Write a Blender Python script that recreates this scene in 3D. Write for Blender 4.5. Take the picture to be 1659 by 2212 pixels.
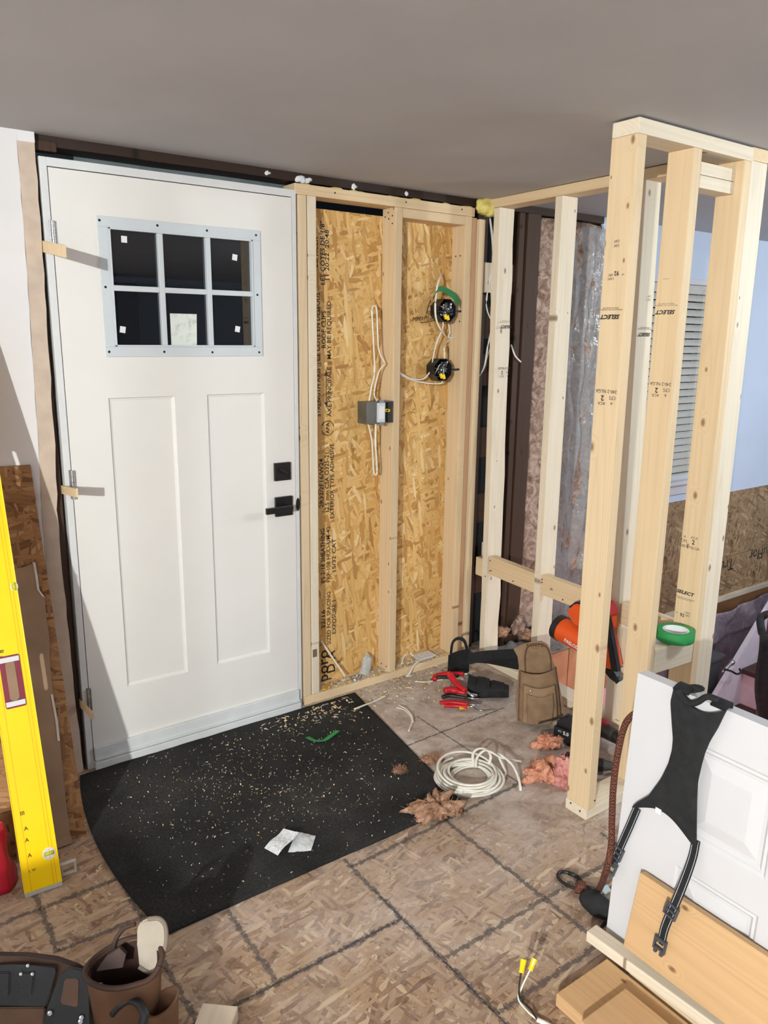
import bpy, bmesh, math, random
from mathutils import Vector, Matrix, noise
R = random.Random(7)
for o in list(bpy.data.objects): bpy.data.objects.remove(o, do_unlink=True)
scene = bpy.context.scene
COL = scene.collection
# ---------------------------------------------------------------- camera
W, H = 1659, 2212
FPX, PIT, YAW, ROL = 1665.92, 0.22455, 0.62123, 0.0124
CAM = Vector((-0.6039, -2.6721, 1.5534))
fw = Vector((math.sin(YAW)*math.cos(PIT), math.cos(YAW)*math.cos(PIT), -math.sin(PIT)))
_r = Vector((math.cos(YAW), -math.sin(YAW), 0)); _u = _r.cross(fw)
cr = _r*math.cos(ROL) + _u*math.sin(ROL); cu = -_r*math.sin(ROL) + _u*math.cos(ROL)
cd = bpy.data.cameras.new('camera'); cam = bpy.data.objects.new('camera', cd); COL.objects.link(cam)
cd.sensor_fit = 'VERTICAL'; cd.sensor_height = 36; cd.sensor_width = 27
cd.lens = FPX/H*36; cd.clip_start = 0.02
M = Matrix((cr, cu, -fw)).transposed().to_4x4(); M.translation = CAM
cam.matrix_world = M
scene.camera = cam
# ---------------------------------------------------------------- light and exposure
vs = scene.view_settings
vs.view_transform = 'Standard'; vs.look = 'None'; vs.gamma = 1; vs.use_curve_mapping = False
vs.exposure = 0.38
wd = bpy.data.worlds.new('night'); scene.world = wd; wd.use_nodes = True
wd.node_tree.nodes['Background'].inputs[0].default_value = (0.02, 0.024, 0.03, 1)
wd.node_tree.nodes['Background'].inputs[1].default_value = 0.15
LAMPS = [  # position, power, colour : bare bulbs of the ceiling fixtures, last one added for stairwell glow
    ((-3.0, -4.04, 1.96), 640, (0.95, 1.0, 0.98)),
    ((2.65, -2.3, 1.96), 40, (0.78, 0.92, 1.0)),
    ((4.1, -2.1, 1.96), 36, (0.86, 0.95, 1.0)),
    ((2.3, -0.75, -0.35), 4.5, (1.0, 0.80, 0.78)),  # added light that makes the lower stairwell glow
]
for i, (p, w, c) in enumerate(LAMPS):
    ld = bpy.data.lights.new('bulb_light', 'POINT'); ld.energy = w; ld.color = c; ld.shadow_soft_size = 0.035
    lo = bpy.data.objects.new('bulb_light', ld); lo.location = p; COL.objects.link(lo)
# ---------------------------------------------------------------- pixel helpers (direction only; the plane gives the distance)
def ray(px): return fw + cr*((px[0]-W/2)/FPX) - cu*((px[1]-H/2)/FPX)
def _pl(px, ax, v):
    d = ray(px); t = (v-CAM[ax])/d[ax]; return CAM + d*t
def FZ(x, y, v=0.0): return _pl((x, y), 2, v)
def FY(x, y, v=0.0): return _pl((x, y), 1, v)
def FX(x, y, v): return _pl((x, y), 0, v)
def FP(x, y, p0, n):
    d = ray((x, y)); t = (Vector(p0)-CAM).dot(n)/d.dot(n); return CAM + d*t
# ---------------------------------------------------------------- object helpers
def tag(o, label=None, cat=None, group=None, kind=None):
    if label: o['label'] = label
    if cat: o['category'] = cat
    if group: o['group'] = group
    if kind: o['kind'] = kind
    return o
def thing(name, loc, label, cat, group=None, kind=None):
    o = bpy.data.objects.new(name, None); COL.objects.link(o); o.location = loc
    o.empty_display_size = 0.05
    return tag(o, label, cat, group, kind)
def wloc(o):
    v = Vector((0, 0, 0))
    while o is not None: v += o.location; o = o.parent
    return v
def link(o, parent):
    COL.objects.link(o)
    if parent is not None:
        o.location = o.location - wloc(parent); o.parent = parent
    return o
def mobj(name, me, mat, parent=None, smooth=False):
    if mat is not None and len(me.materials) == 0: me.materials.append(mat)
    if smooth:
        for p in me.polygons: p.use_smooth = True
    o = bpy.data.objects.new(name, me); link(o, parent); return o
def obj(name, bm, mat, parent=None, smooth=False, center=True):
    bmesh.ops.recalc_face_normals(bm, faces=bm.faces[:])
    c = Vector((0, 0, 0))
    if center and bm.verts:
        mn = Vector([min(v.co[i] for v in bm.verts) for i in range(3)]); mx = Vector([max(v.co[i] for v in bm.verts) for i in range(3)])
        c = (mn+mx)/2; c.z = mn.z
        for v in bm.verts: v.co -= c
    me = bpy.data.meshes.new(name); bm.to_mesh(me); bm.free()
    mats = mat if isinstance(mat, (list, tuple)) else [mat]
    for m in mats: me.materials.append(m)
    if smooth:
        for p in me.polygons: p.use_smooth = True
        if smooth == 'auto':
            me.set_sharp_from_angle(angle=math.radians(40))
    o = bpy.data.objects.new(name, me); o.location = c; return link(o, parent)
def add_box(bm, x0, x1, y0, y1, z0, z1, bev=0.0, mi=0, rot=None):
    vs_ = [bm.verts.new((x, y, z)) for x in (x0, x1) for y in (y0, y1) for z in (z0, z1)]
    F = []
    for a in ((0, 1, 3, 2), (4, 6, 7, 5), (0, 4, 5, 1), (2, 3, 7, 6), (0, 2, 6, 4), (1, 5, 7, 3)):
        f = bm.faces.new([vs_[i] for i in a]); f.material_index = mi; F.append(f)
    if bev > 0:
        es = list({e for f in F for e in f.edges})
        r = bmesh.ops.bevel(bm, geom=es, offset=bev, segments=2, affect='EDGES', profile=0.6)
        for f in r['faces']: f.material_index = mi
        vs_ = list({v for f in bm.faces if f.is_valid for v in f.verts}) if rot else vs_
    return vs_
def box(name, x0, x1, y0, y1, z0, z1, mat, parent=None, bev=0.0):
    bm = bmesh.new(); add_box(bm, min(x0, x1), max(x0, x1), min(y0, y1), max(y0, y1), min(z0, z1), max(z0, z1), bev)
    return obj(name, bm, mat, parent)
def xf(bm, Mx, verts=None): bmesh.ops.transform(bm, matrix=Mx, verts=verts or bm.verts[:])
def frame(o, x, y, z=None):
    x = Vector(x).normalized(); y = Vector(y); y = (y - x*y.dot(x)).normalized(); z = x.cross(y)
    m = Matrix((x, y, z)).transposed().to_4x4(); m.translation = Vector(o); return m
def lumber(name, a, b, side, w, t, mat, parent=None, bev=0.003, wav=0.0):
    """board from a to b (centre line); w along `side`, t across; local z = length so that the grain runs along it"""
    a = Vector(a); b = Vector(b); L = (b-a).length; z = (b-a).normalized()
    x = Vector(side); x = (x - z*x.dot(z)).normalized(); y = z.cross(x)
    bm = bmesh.new(); add_box(bm, -w/2, w/2, -t/2, t/2, 0, L, bev)
    if wav > 0:
        bmesh.ops.bisect_plane
        for k in range(1, 14):
            g = bm.verts[:]+bm.edges[:]+bm.faces[:]
            bmesh.ops.bisect_plane(bm, geom=g, plane_co=(0, 0, L*k/14), plane_no=(0, 0, 1))
        s = R.random()*50
        for v in bm.verts:
            v.co.x += wav*noise.noise((s, 0, v.co.z*5)) * (1 if v.co.x > 0 else .3); v.co.y += wav*.5*noise.noise((s+9, v.co.x*4, v.co.z*4))
    bmesh.ops.recalc_face_normals(bm, faces=bm.faces[:])
    me = bpy.data.meshes.new(name); bm.to_mesh(me); bm.free(); me.materials.append(mat)
    o = bpy.data.objects.new(name, me); m = Matrix((x, y, z)).transposed().to_4x4(); m.translation = a
    if parent is not None: m.translation = a - wloc(parent)
    o.matrix_basis = m; COL.objects.link(o)
    if parent is not None: o.parent = parent
    return o
def smooth_path(pts, n=8):
    pts = [Vector(p) for p in pts]
    if len(pts) < 3: return pts
    P = [pts[0]*2-pts[1]] + pts + [pts[-1]*2-pts[-2]]; out = []
    for i in range(1, len(P)-2):
        for k in range(n):
            t = k/n; a, b, c, d = P[i-1:i+3]
            out.append(0.5*((2*b)+(c-a)*t+(2*a-5*b+4*c-d)*t*t+(3*b-a-3*c+d)*t**3))
    out.append(pts[-1]); return out
def add_tube(bm, pts, r, seg=8, flat=1.0, up=(0, 0, 1), mi=0, smooth=True, n=8, caps=True, rad=None):
    P = smooth_path(pts, n) if smooth else [Vector(p) for p in pts]
    rings = []; up = Vector(up)
    for i, p in enumerate(P):
        t = (P[min(i+1, len(P)-1)]-P[max(i-1, 0)])
        if t.length < 1e-9: t = Vector((0, 0, 1))
        t.normalize(); s = t.cross(up)
        if s.length < .05: s = t.cross(Vector((.3, 1, .2)))
        s.normalize(); u = s.cross(t)
        rr = r if rad is None else rad[min(int(i/max(1, len(P)-1)*(len(rad)-1)+.5), len(rad)-1)]
        rings.append([bm.verts.new(p + s*math.cos(2*math.pi*k/seg)*rr + u*math.sin(2*math.pi*k/seg)*rr*flat) for k in range(seg)])
    for a, b in zip(rings, rings[1:]):
        for k in range(seg):
            f = bm.faces.new((a[k], a[(k+1) % seg], b[(k+1) % seg], b[k])); f.material_index = mi
    if caps:
        for q in (rings[0], rings[-1]):
            f = bm.faces.new(q); f.material_index = mi
    return rings
def tube(name, pts, r, mat, parent=None, **k):
    bm = bmesh.new(); add_tube(bm, pts, r, **k); return obj(name, bm, mat, parent, smooth=True)
def add_lathe(bm, prof, Mx=None, seg=24, mi=0, a0=0, a1=2*math.pi):
    full = abs(a1-a0-2*math.pi) < 1e-6; n = seg if full else seg+1; rings = []
    for r, z in prof:
        rings.append([bm.verts.new((r*math.cos(a0+(a1-a0)*k/seg), r*math.sin(a0+(a1-a0)*k/seg), z)) for k in range(n)])
    new = [v for q in rings for v in q]
    for a, b in zip(rings, rings[1:]):
        for k in range(n if full else n-1):
            f = bm.faces.new((a[k], a[(k+1) % n], b[(k+1) % n], b[k])); f.material_index = mi
    if Mx is not None: bmesh.ops.transform(bm, matrix=Mx, verts=new)
    bmesh.ops.remove_doubles(bm, verts=new, dist=1e-6)
def add_poly(bm, pts, d, mi=0):
    """closed outline extruded along vector d"""
    d = Vector(d); a = [bm.verts.new(p) for p in pts]; b = [bm.verts.new(Vector(p)+d) for p in pts]; n = len(a)
    f = bm.faces.new(a); f.material_index = mi; f = bm.faces.new(b[::-1]); f.material_index = mi
    for k in range(n):
        f = bm.faces.new((a[k], b[k], b[(k+1) % n], a[(k+1) % n])); f.material_index = mi
def plate(name, pts, d, mat, parent=None, bev=0.0):
    bm = bmesh.new(); add_poly(bm, pts, d)
    if bev: bmesh.ops.bevel(bm, geom=bm.edges[:], offset=bev, segments=1, affect='EDGES')
    return obj(name, bm, mat, parent)
def add_sheet(bm, f, nu, nv, th, mi=0):
    """thick sheet: f(u,v)->point ; thickness along the surface normal"""
    g = [[Vector(f(i/nu, j/nv)) for j in range(nv+1)] for i in range(nu+1)]
    def nrm(i, j):
        a = g[min(i+1, nu)][j]-g[max(i-1, 0)][j]; b = g[i][min(j+1, nv)]-g[i][max(j-1, 0)]
        c = a.cross(b); return c.normalized() if c.length > 1e-12 else Vector((0, 0, 1))
    A = [[bm.verts.new(g[i][j]) for j in range(nv+1)] for i in range(nu+1)]
    B = [[bm.verts.new(g[i][j]-nrm(i, j)*th) for j in range(nv+1)] for i in range(nu+1)]
    for i in range(nu):
        for j in range(nv):
            bm.faces.new((A[i][j], A[i+1][j], A[i+1][j+1], A[i][j+1])).material_index = mi
            bm.faces.new((B[i][j], B[i][j+1], B[i+1][j+1], B[i+1][j])).material_index = mi
    for i in range(nu):
        bm.faces.new((A[i][0], B[i][0], B[i+1][0], A[i+1][0])).material_index = mi
        bm.faces.new((A[i][nv], A[i+1][nv], B[i+1][nv], B[i][nv])).material_index = mi
    for j in range(nv):
        bm.faces.new((A[0][j], A[0][j+1], B[0][j+1], B[0][j])).material_index = mi
        bm.faces.new((A[nu][j], B[nu][j], B[nu][j+1], A[nu][j+1])).material_index = mi
def sheet(name, f, nu, nv, th, mat, parent=None, smooth='auto'):
    bm = bmesh.new(); add_sheet(bm, f, nu, nv, th); return obj(name, bm, mat, parent, smooth=smooth)
def blob(name, c, s, mat, parent=None, amp=.35, freq=9, seed=0, sub=4, rot=0, base=None, bm=None, hair=0):
    own = bm is None
    if own: bm = bmesh.new()
    r = bmesh.ops.create_icosphere(bm, subdivisions=sub, radius=1)
    ca, sa = math.cos(rot), math.sin(rot)
    for v in r['verts']:
        d = v.co.copy(); q = Vector((d.x*s[0], d.y*s[1], d.z*s[2]))
        k = 1 + amp*noise.fractal(q*freq + Vector((seed*3.1, seed*1.7, seed)), .9, 2.1, 4)*1.3
        q *= k
        v.co = Vector((c[0]+q.x*ca-q.y*sa, c[1]+q.x*sa+q.y*ca, c[2]+q.z))
        if base is not None and v.co.z < base: v.co.z = base
    if hair:
        rr = random.Random(seed+40); bm.normal_update(); vv = r['verts'][:]; cc_ = Vector(c)
        for _ in range(hair):
            v0 = rr.choice(vv).co; d = (v0-cc_).normalized(); q = Vector((rr.gauss(0, 1), rr.gauss(0, 1), rr.gauss(0, .7))); q = (q+d*.5).normalized(); L = rr.uniform(.008, .026); w = rr.uniform(.0004, .0011)
            sd_ = q.cross(Vector((0, 0, 1))+d*.3); sd_ = sd_.normalized()*w if sd_.length > .01 else Vector((w, 0, 0))
            p0 = v0-d*.004; p1 = p0+(q+d*.5)*L*.5; p2 = p1+(q-d*.35)*L*.5
            for p in (p0, p1, p2):
                if base is not None: p.z = max(p.z, base+.0003)
            a = [bm.verts.new(p) for p in (p0-sd_, p0+sd_, p1+sd_, p1-sd_, p2)]
            bm.faces.new(a[:4]); bm.faces.new((a[3], a[2], a[4]))
    if own: return obj(name, bm, mat, parent, smooth=True)
def text(name, s, size, Mx, mat, parent=None, shear=0, depth=0.0002, sx=1.0, bold=0.0):
    c = bpy.data.curves.new(name, 'FONT'); c.body = s; c.size = size; c.shear = shear; c.align_x = 'CENTER'; c.align_y = 'CENTER'; c.offset = bold
    c.resolution_u = 2; c.extrude = 0
    t = bpy.data.objects.new(name, c); COL.objects.link(t)
    dg = bpy.context.evaluated_depsgraph_get(); me = bpy.data.meshes.new_from_object(t.evaluated_get(dg))
    bpy.data.objects.remove(t); bpy.data.curves.remove(c)
    me.transform(Matrix.Diagonal((sx, 1, 1, 1)))
    me.materials.clear(); me.materials.append(mat)
    o = bpy.data.objects.new(name, me); m = Mx.copy()
    if parent is not None: 
        pm = Matrix.Identity(4); chain = []
        p = parent
        while p is not None: chain.append(p.matrix_basis.copy()); p = p.parent
        for q in chain: pm = q @ pm
        m = pm.inverted() @ m
    o.matrix_basis = m; COL.objects.link(o)
    if parent is not None: o.parent = parent
    return o
# ---------------------------------------------------------------- materials
def srgb(r, g, b): 
    f = lambda c: (c/255/12.92) if c/255 <= .04045 else ((c/255+.055)/1.055)**2.4
    return (f(r), f(g), f(b), 1)
class NT:
    def __init__(s, name, rough=.6, metal=0, spec=.5, **k):
        s.m = bpy.data.materials.new(name); s.m.use_nodes = True; s.t = s.m.node_tree; s.b = s.t.nodes['Principled BSDF']
        s.b.inputs['Roughness'].default_value = rough; s.b.inputs['Metallic'].default_value = metal
        s.b.inputs['Specular IOR Level'].default_value = spec
    def n(s, typ, props=None, **ins):
        x = s.t.nodes.new(typ)
        for a, v in (props or {}).items(): setattr(x, a, v)
        for a, v in ins.items():
            key = int(a[1:]) if a[0] == 'i' and a[1:].isdigit() else a.replace('_', ' ')
            sk = x.inputs[key]
            if hasattr(v, 'bl_rna') and hasattr(v, 'is_output'): s.t.links.new(v, sk)
            else: sk.default_value = v
        return x
    def L(s, a, b): s.t.links.new(a, b)
    def ramp(s, fac, stops, interp='LINEAR'):
        x = s.t.nodes.new('ShaderNodeValToRGB'); x.color_ramp.interpolation = interp; e = x.color_ramp.elements
        while len(e) > 1: e.remove(e[0])
        e[0].position = stops[0][0]; e[0].color = stops[0][1]
        for p, c in stops[1:]:
            q = e.new(p); q.color = c
        s.L(fac, x.inputs[0]); return x.outputs[0]
    def mix(s, fac, a, b, mode='MIX'):
        x = s.n('ShaderNodeMix', {'data_type': 'RGBA', 'blend_type': mode, 'clamp_factor': True})
        for k, v in ((0, fac), (6, a), (7, b)):
            if hasattr(v, 'is_output'): s.L(v, x.inputs[k])
            else: x.inputs[k].default_value = v
        return x.outputs[2]
    def math(s, op, a, b=None, c=None):
        x = s.n('ShaderNodeMath', {'operation': op})
        for k, v in enumerate((a, b, c)):
            if v is None: continue
            if hasattr(v, 'is_output'): s.L(v, x.inputs[k])
            else: x.inputs[k].default_value = v
        return x.outputs[0]
    def coord(s, kind='Object', scale=(1, 1, 1), rot=(0, 0, 0), loc=(0, 0, 0), src=None):
        v = src if src is not None else s.n('ShaderNodeTexCoord').outputs[kind]
        m = s.n('ShaderNodeMapping', Vector=v, Scale=scale, Rotation=rot, Location=loc); return m.outputs[0]
    def noise(s, vec, scale, detail=3, rough=.5, dist=0, out=0):
        return s.n('ShaderNodeTexNoise', Vector=vec, Scale=scale, Detail=detail, Roughness=rough, Distortion=dist).outputs[out]
    def col(s, c):
        if hasattr(c, 'is_output'): s.L(c, s.b.inputs['Base Color'])
        else: s.b.inputs['Base Color'].default_value = c
        return s
    def bump(s, h, strength=.3, dist=.002):
        x = s.n('ShaderNodeBump', Height=h, Strength=strength, Distance=dist); s.L(x.outputs[0], s.b.inputs['Normal']); return s
def plain(name, c, rough=.6, metal=0, var=.06, nscale=14, bump=0, bscale=300, spec=.5):
    n = NT(name, rough, metal, spec); v = n.coord()
    f = n.noise(v, nscale, 4)
    lo = tuple(x*(1-var*2.2) for x in c[:3])+(1,); hi = tuple(min(1, x*(1+var)) for x in c[:3])+(1,)
    n.col(n.ramp(f, [(.3, lo), (.7, hi)]))
    if bump: n.bump(n.noise(v, bscale, 2), bump, .001)
    return n.m
def pine(name, base, dark, knot, white=.0, rough=.62, grain=1.0):
    n = NT(name, rough, 0, .35)
    oc = n.n('ShaderNodeTexCoord').outputs['Object']; rnd = n.n('ShaderNodeObjectInfo').outputs['Random']
    off = n.n('ShaderNodeCombineXYZ', X=n.math('MULTIPLY', rnd, 3.7), Y=n.math('MULTIPLY', rnd, 9.1), Z=n.math('MULTIPLY', rnd, 57.0)).outputs[0]
    v = n.n('ShaderNodeVectorMath', {'operation': 'ADD'}, i0=oc, i1=off).outputs[0]
    sv = n.n('ShaderNodeSeparateXYZ', Vector=v).outputs
    kv = n.n('ShaderNodeCombineXYZ', X=n.math('MULTIPLY', sv[0], 14.0), Y=n.math('MULTIPLY', sv[2], 8.0)).outputs[0]
    vor = n.n('ShaderNodeTexVoronoi', {'voronoi_dimensions': '2D'}, Vector=kv, Scale=1.0, Randomness=1.0)
    sc_ = n.n('ShaderNodeSeparateColor', Color=vor.outputs['Color']).outputs; kd = n.math('DIVIDE', vor.outputs['Distance'], n.math('ADD', n.math('MULTIPLY', sc_[1], .8), .35)); keep = n.math('GREATER_THAN', n.n('ShaderNodeSeparateColor', Color=vor.outputs['Color']).outputs[0], .74)
    # rings: growth layers disturbed by the knots
    near = n.math('MULTIPLY', n.math('SUBTRACT', 1.0, n.math('MINIMUM', n.math('MULTIPLY', kd, 3.0), 1.0)), keep)
    gx = n.coord(scale=(1, 1, .045), src=v)
    wob = n.noise(gx, 9.0, 2, .5)
    ringv = n.math('ADD', n.math('ADD', n.math('MULTIPLY', wob, 11.0), n.math('MULTIPLY', near, 2.6)), n.math('MULTIPLY', n.n('ShaderNodeSeparateXYZ', Vector=v).outputs[0], 26.0))
    ring = n.math('ABSOLUTE', n.math('SUBTRACT', n.math('FRACT', ringv), .5))
    fine = n.noise(n.coord(scale=(160, 160, 2.0), src=v), 1.0, 3, .6)
    f = n.math('ADD', n.math('MULTIPLY', ring, .52*grain), n.math('ADD', n.math('MULTIPLY', fine, .42), .16))
    c = n.ramp(f, [(.12, dark), (.42, base), (.8, tuple(min(1, x*1.10) for x in base[:3])+(1,))])
    blotch = n.noise(n.coord(scale=(6, 6, 1.2), src=v), 1.0, 3)
    c = n.mix(n.math('MULTIPLY', n.math('SUBTRACT', blotch, .35), .55), c, tuple(x*.86 for x in base[:3])+(1,))
    kn = n.ramp(kd, [(.0, (1, 1, 1, 1)), (.06, (.85, .85, .85, 1)), (.13, (0, 0, 0, 1))])
    kf = n.math('MULTIPLY', n.n('ShaderNodeSeparateColor', Color=kn).outputs[0], n.math('MULTIPLY', keep, .85))
    c = n.mix(kf, c, knot)
    n.col(c); n.bump(n.math('ADD', fine, n.math('MULTIPLY', ring, .4)), .12, .001); return n.m
def osb(name, cols, plane='XY', dust=None, dustamt=0.0, scale=1.0, rough=.6, ldir=0.0, dark=None):
    n = NT(name, rough, 0, .3); oc = n.n('ShaderNodeTexCoord').outputs['Object']
    sx = n.n('ShaderNodeSeparateXYZ', Vector=oc).outputs
    a, b = {'XY': (0, 1), 'XZ': (0, 2), 'YZ': (1, 2)}[plane]
    v = n.n('ShaderNodeCombineXYZ', X=sx[a], Y=sx[b]).outputs[0]
    warp = n.noise(v, 16, 2, .5, out=1)
    v = n.n('ShaderNodeVectorMath', {'operation': 'ADD'}, i0=v, i1=n.n('ShaderNodeVectorMath', {'operation': 'SCALE'}, i0=warp, Scale=.018).outputs[0]).outputs[0]
    cur = None; hgt = None
    N = len(cols)
    for k, (ang, ln, wd_) in enumerate([(.2, .06, .024), (.9, .08, .018), (-.75, .09, .017), (.35, .11, .020), (-.45, .075, .013), (1.35, .06, .011), (-.12, .10, .014)]):
        mv = n.coord(rot=(0, 0, ang+ldir), src=v, loc=(k*3.3, k*1.9, 0)); mv = n.coord(scale=(1/(ln*scale), 1/(wd_*scale), 1), src=mv)
        vo = n.n('ShaderNodeTexVoronoi', {'voronoi_dimensions': '2D'}, Vector=mv, Scale=1.0)
        sc = n.n('ShaderNodeSeparateColor', Color=vo.outputs['Color']).outputs
        streak = n.noise(n.coord(scale=(.3, 5, 1), src=mv), 2.0, 2)
        tone = n.math('ADD', n.math('MULTIPLY', sc[0], .8), n.math('MULTIPLY', streak, .25))
        c = n.ramp(tone, [(i/(N-1)*.95+.02, cols[i]) for i in range(N)])
        c = n.mix(n.math('MULTIPLY', n.math('GREATER_THAN', vo.outputs['Distance'], .52), .35), c, tuple(x*.35 for x in cols[0][:3])+(1,))
        if cur is None: cur = c; hgt = sc[0]
        else:
            m = n.math('MULTIPLY', n.math('GREATER_THAN', sc[1], .60), n.math('LESS_THAN', vo.outputs['Distance'], .58))
            cur = n.mix(m, cur, c)
            hm = n.n('ShaderNodeMix', {'data_type': 'FLOAT'}); n.L(m, hm.inputs[0]); n.L(hgt, hm.inputs[2]); n.L(sc[0], hm.inputs[3]); hgt = hm.outputs[0]
    bl = n.noise(v, 3.0, 4, .6)
    cur = n.mix(n.math('MULTIPLY', bl, .28), cur, tuple(x*.5 for x in cols[1][:3])+(1,))
    if dust is not None:
        d1 = n.noise(v, 2.2, 5, .65); d2 = n.noise(v, 40, 4, .7)
        df = n.math('MULTIPLY', n.ramp(n.math('ADD', n.math('MULTIPLY', d1, .8), n.math('MULTIPLY', d2, .4)), [(.5, (0, 0, 0, 1)), (.85, (1, 1, 1, 1))]), dustamt)
        cur = n.mix(df, cur, dust)
    n.col(cur); n.bump(hgt, .25, .0015); return n
# ================================================================= materials in use
m_ceil = plain('ceiling_paint', srgb(185, 184, 186), .9, var=.03, nscale=2.5, bump=.05, bscale=180)
m_wall = plain('wall_paint', srgb(222, 217, 216), .8, var=.02, nscale=3, bump=.05, bscale=260)
m_blue = plain('pale_blue_paint', srgb(200, 210, 228), .75, var=.02, nscale=3, bump=.05, bscale=260)
m_far = plain('grey_blue_paint', srgb(140, 148, 160), .8, var=.02, nscale=3)
m_bare = plain('bare_drywall_paper', srgb(198, 178, 160), .9, var=.06, nscale=20)
m_white = plain('white_door_paint', srgb(226, 221, 215), .42, var=.012, nscale=5, bump=.03, bscale=500)
m_white2 = plain('white_moulded_door', srgb(208, 205, 206), .38, var=.01, nscale=5)
m_jamb = plain('white_jamb', srgb(214, 213, 212), .5, var=.02)
m_grey = plain('light_grey_plastic', srgb(200, 204, 207), .45, var=.015)
m_sweep = plain('sill_grey_white', srgb(212, 213, 212), .5, var=.03)
m_black = plain('matte_black', (0.008, 0.008, 0.009, 1), .38, var=.1)
m_blackp = plain('black_plastic', (0.012, 0.012, 0.013, 1), .45, var=.2)
m_cloth = plain('black_nylon', (0.010, 0.010, 0.011, 1), .85, var=.3, nscale=40, bump=.5, bscale=900)
m_steel = plain('steel', (.55, .55, .56, 1), .3, 1, var=.1)
m_pine = pine('pine_lumber', srgb(218, 191, 153), srgb(197, 162, 118), srgb(120, 74, 42))
m_pinew = pine('pale_spruce_lumber', srgb(222, 207, 184), srgb(200, 178, 148), srgb(112, 78, 52))
m_spruce = pine('worn_spruce', srgb(214, 190, 156), srgb(170, 134, 98), srgb(92, 56, 36), grain=1.2)
m_rough = pine('rough_waney_spruce', srgb(178, 138, 104), srgb(120, 78, 52), srgb(70, 40, 26), grain=1.5)
m_old = pine('old_dark_timber', srgb(66, 46, 33), srgb(32, 20, 14), srgb(16, 11, 8), grain=1.6)
m_oldg = pine('old_grey_board', srgb(122, 100, 84), srgb(84, 66, 54), srgb(40, 30, 24), grain=1.2)
m_cedar = pine('warm_cedar_board', srgb(198, 160, 116), srgb(176, 134, 88), srgb(96, 58, 34), grain=1.2)
m_tar = plain('tar_paper', (0.012, 0.011, 0.011, 1), .9, var=.4, nscale=6)
m_ext = plain('grey_green_flashing', srgb(112, 120, 120), .7, var=.1)
m_ink = plain('black_stamp_ink', (0.02, 0.017, 0.015, 1), .9, var=.5, nscale=200)
m_cable = plain('white_cable_jacket', srgb(232, 226, 214), .45, var=.04, nscale=60)
m_yellow = plain('yellow_connector', srgb(244, 206, 20), .4, var=.03)
m_green = plain('green_masking_tape', srgb(34, 140, 70), .65, var=.06)
m_greend = plain('dark_green_tape', srgb(20, 108, 52), .65, var=.06)
m_foam = plain('yellow_spray_foam', srgb(226, 208, 120), .8, var=.1, nscale=30, bump=.5, bscale=60)
m_red = plain('red_handle', srgb(190, 18, 32), .42, var=.08)
m_paper = plain('white_paper', srgb(226, 226, 226), .8, var=.03)
m_screw = plain('dark_screw_head', (0.03, 0.02, 0.015, 1), .5, var=.2)
WALLOSB = [srgb(148, 98, 46), srgb(200, 150, 84), srgb(228, 186, 120), srgb(216, 168, 100), srgb(242, 214, 162)]
FLOOROSB = [srgb(94, 66, 52), srgb(144, 114, 90), srgb(182, 152, 122), srgb(160, 128, 102), srgb(212, 188, 156)]
m_osb = osb('golden_osb', WALLOSB, 'XZ', ldir=1.57, scale=1.25).m
m_osbL = osb('brown_osb', [srgb(84, 54, 30), srgb(134, 92, 56), srgb(176, 130, 86), srgb(150, 106, 66), srgb(196, 154, 108)], 'XZ', ldir=.3).m
m_osbR = osb('aged_osb', [srgb(96, 70, 48), srgb(140, 110, 80), srgb(176, 146, 110), srgb(150, 118, 86), srgb(200, 172, 134)], 'XZ', ldir=.6, scale=1.2).m
def floor_mat():
    n = osb('dusty_osb_subfloor', FLOOROSB, 'XY', dust=srgb(206, 192, 184), dustamt=.55, scale=.95, rough=.75)
    base = n.b.inputs['Base Color'].links[0].from_socket
    p = n.n('ShaderNodeSeparateXYZ', Vector=n.n('ShaderNodeNewGeometry').outputs['Position']).outputs
    nz = n.noise(n.coord(), 3.5, 5, .65); n2 = n.noise(n.coord(), 26, 5, .7)
    # plaster dust trodden into the boards inside the future closet
    e = n.math('ADD', n.math('SUBTRACT', n.math('MULTIPLY', p[0], .9), .75), n.math('MULTIPLY', n.math('ADD', p[1], .95), .75))
    e = n.math('ADD', e, n.math('MULTIPLY', n.math('SUBTRACT', nz, .5), .9))
    k = n.ramp(e, [(-.0, (0, 0, 0, 1)), (.34, (1, 1, 1, 1))])
    k = n.math('MULTIPLY', k, n.ramp(n2, [(.25, (.35, .35, .35, 1)), (.7, (.95, .95, .95, 1))]))
    dustc = n.ramp(n.noise(n.coord(), 9, 5, .7), [(.28, srgb(150, 134, 124)), (.52, srgb(206, 194, 186)), (.72, srgb(230, 226, 222))])
    n.col(n.mix(n.math('MULTIPLY', k, .85), base, dustc)); return n.m
m_floor = floor_mat()
CEIL = 2.140
# ================================================================= shell
bm = bmesh.new()
add_box(bm, -4.6, 1.945, -6.0, 0.13, -.03, 0); add_box(bm, 1.945, 5.2, -6.0, -1.30, -.03, 0); add_box(bm, 1.945, 2.85, -.21, 0.13, -.03, 0)
floor = tag(obj('floor', bm, m_floor, center=False), 'brown dusty OSB subfloor with dark grid residue lines', 'floor', kind='structure')
tag(box('ceiling', -4.6, 5.2, -6.0, .02, CEIL, CEIL+.05, m_ceil), 'smooth warm grey painted ceiling', 'ceiling', kind='structure')
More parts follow.
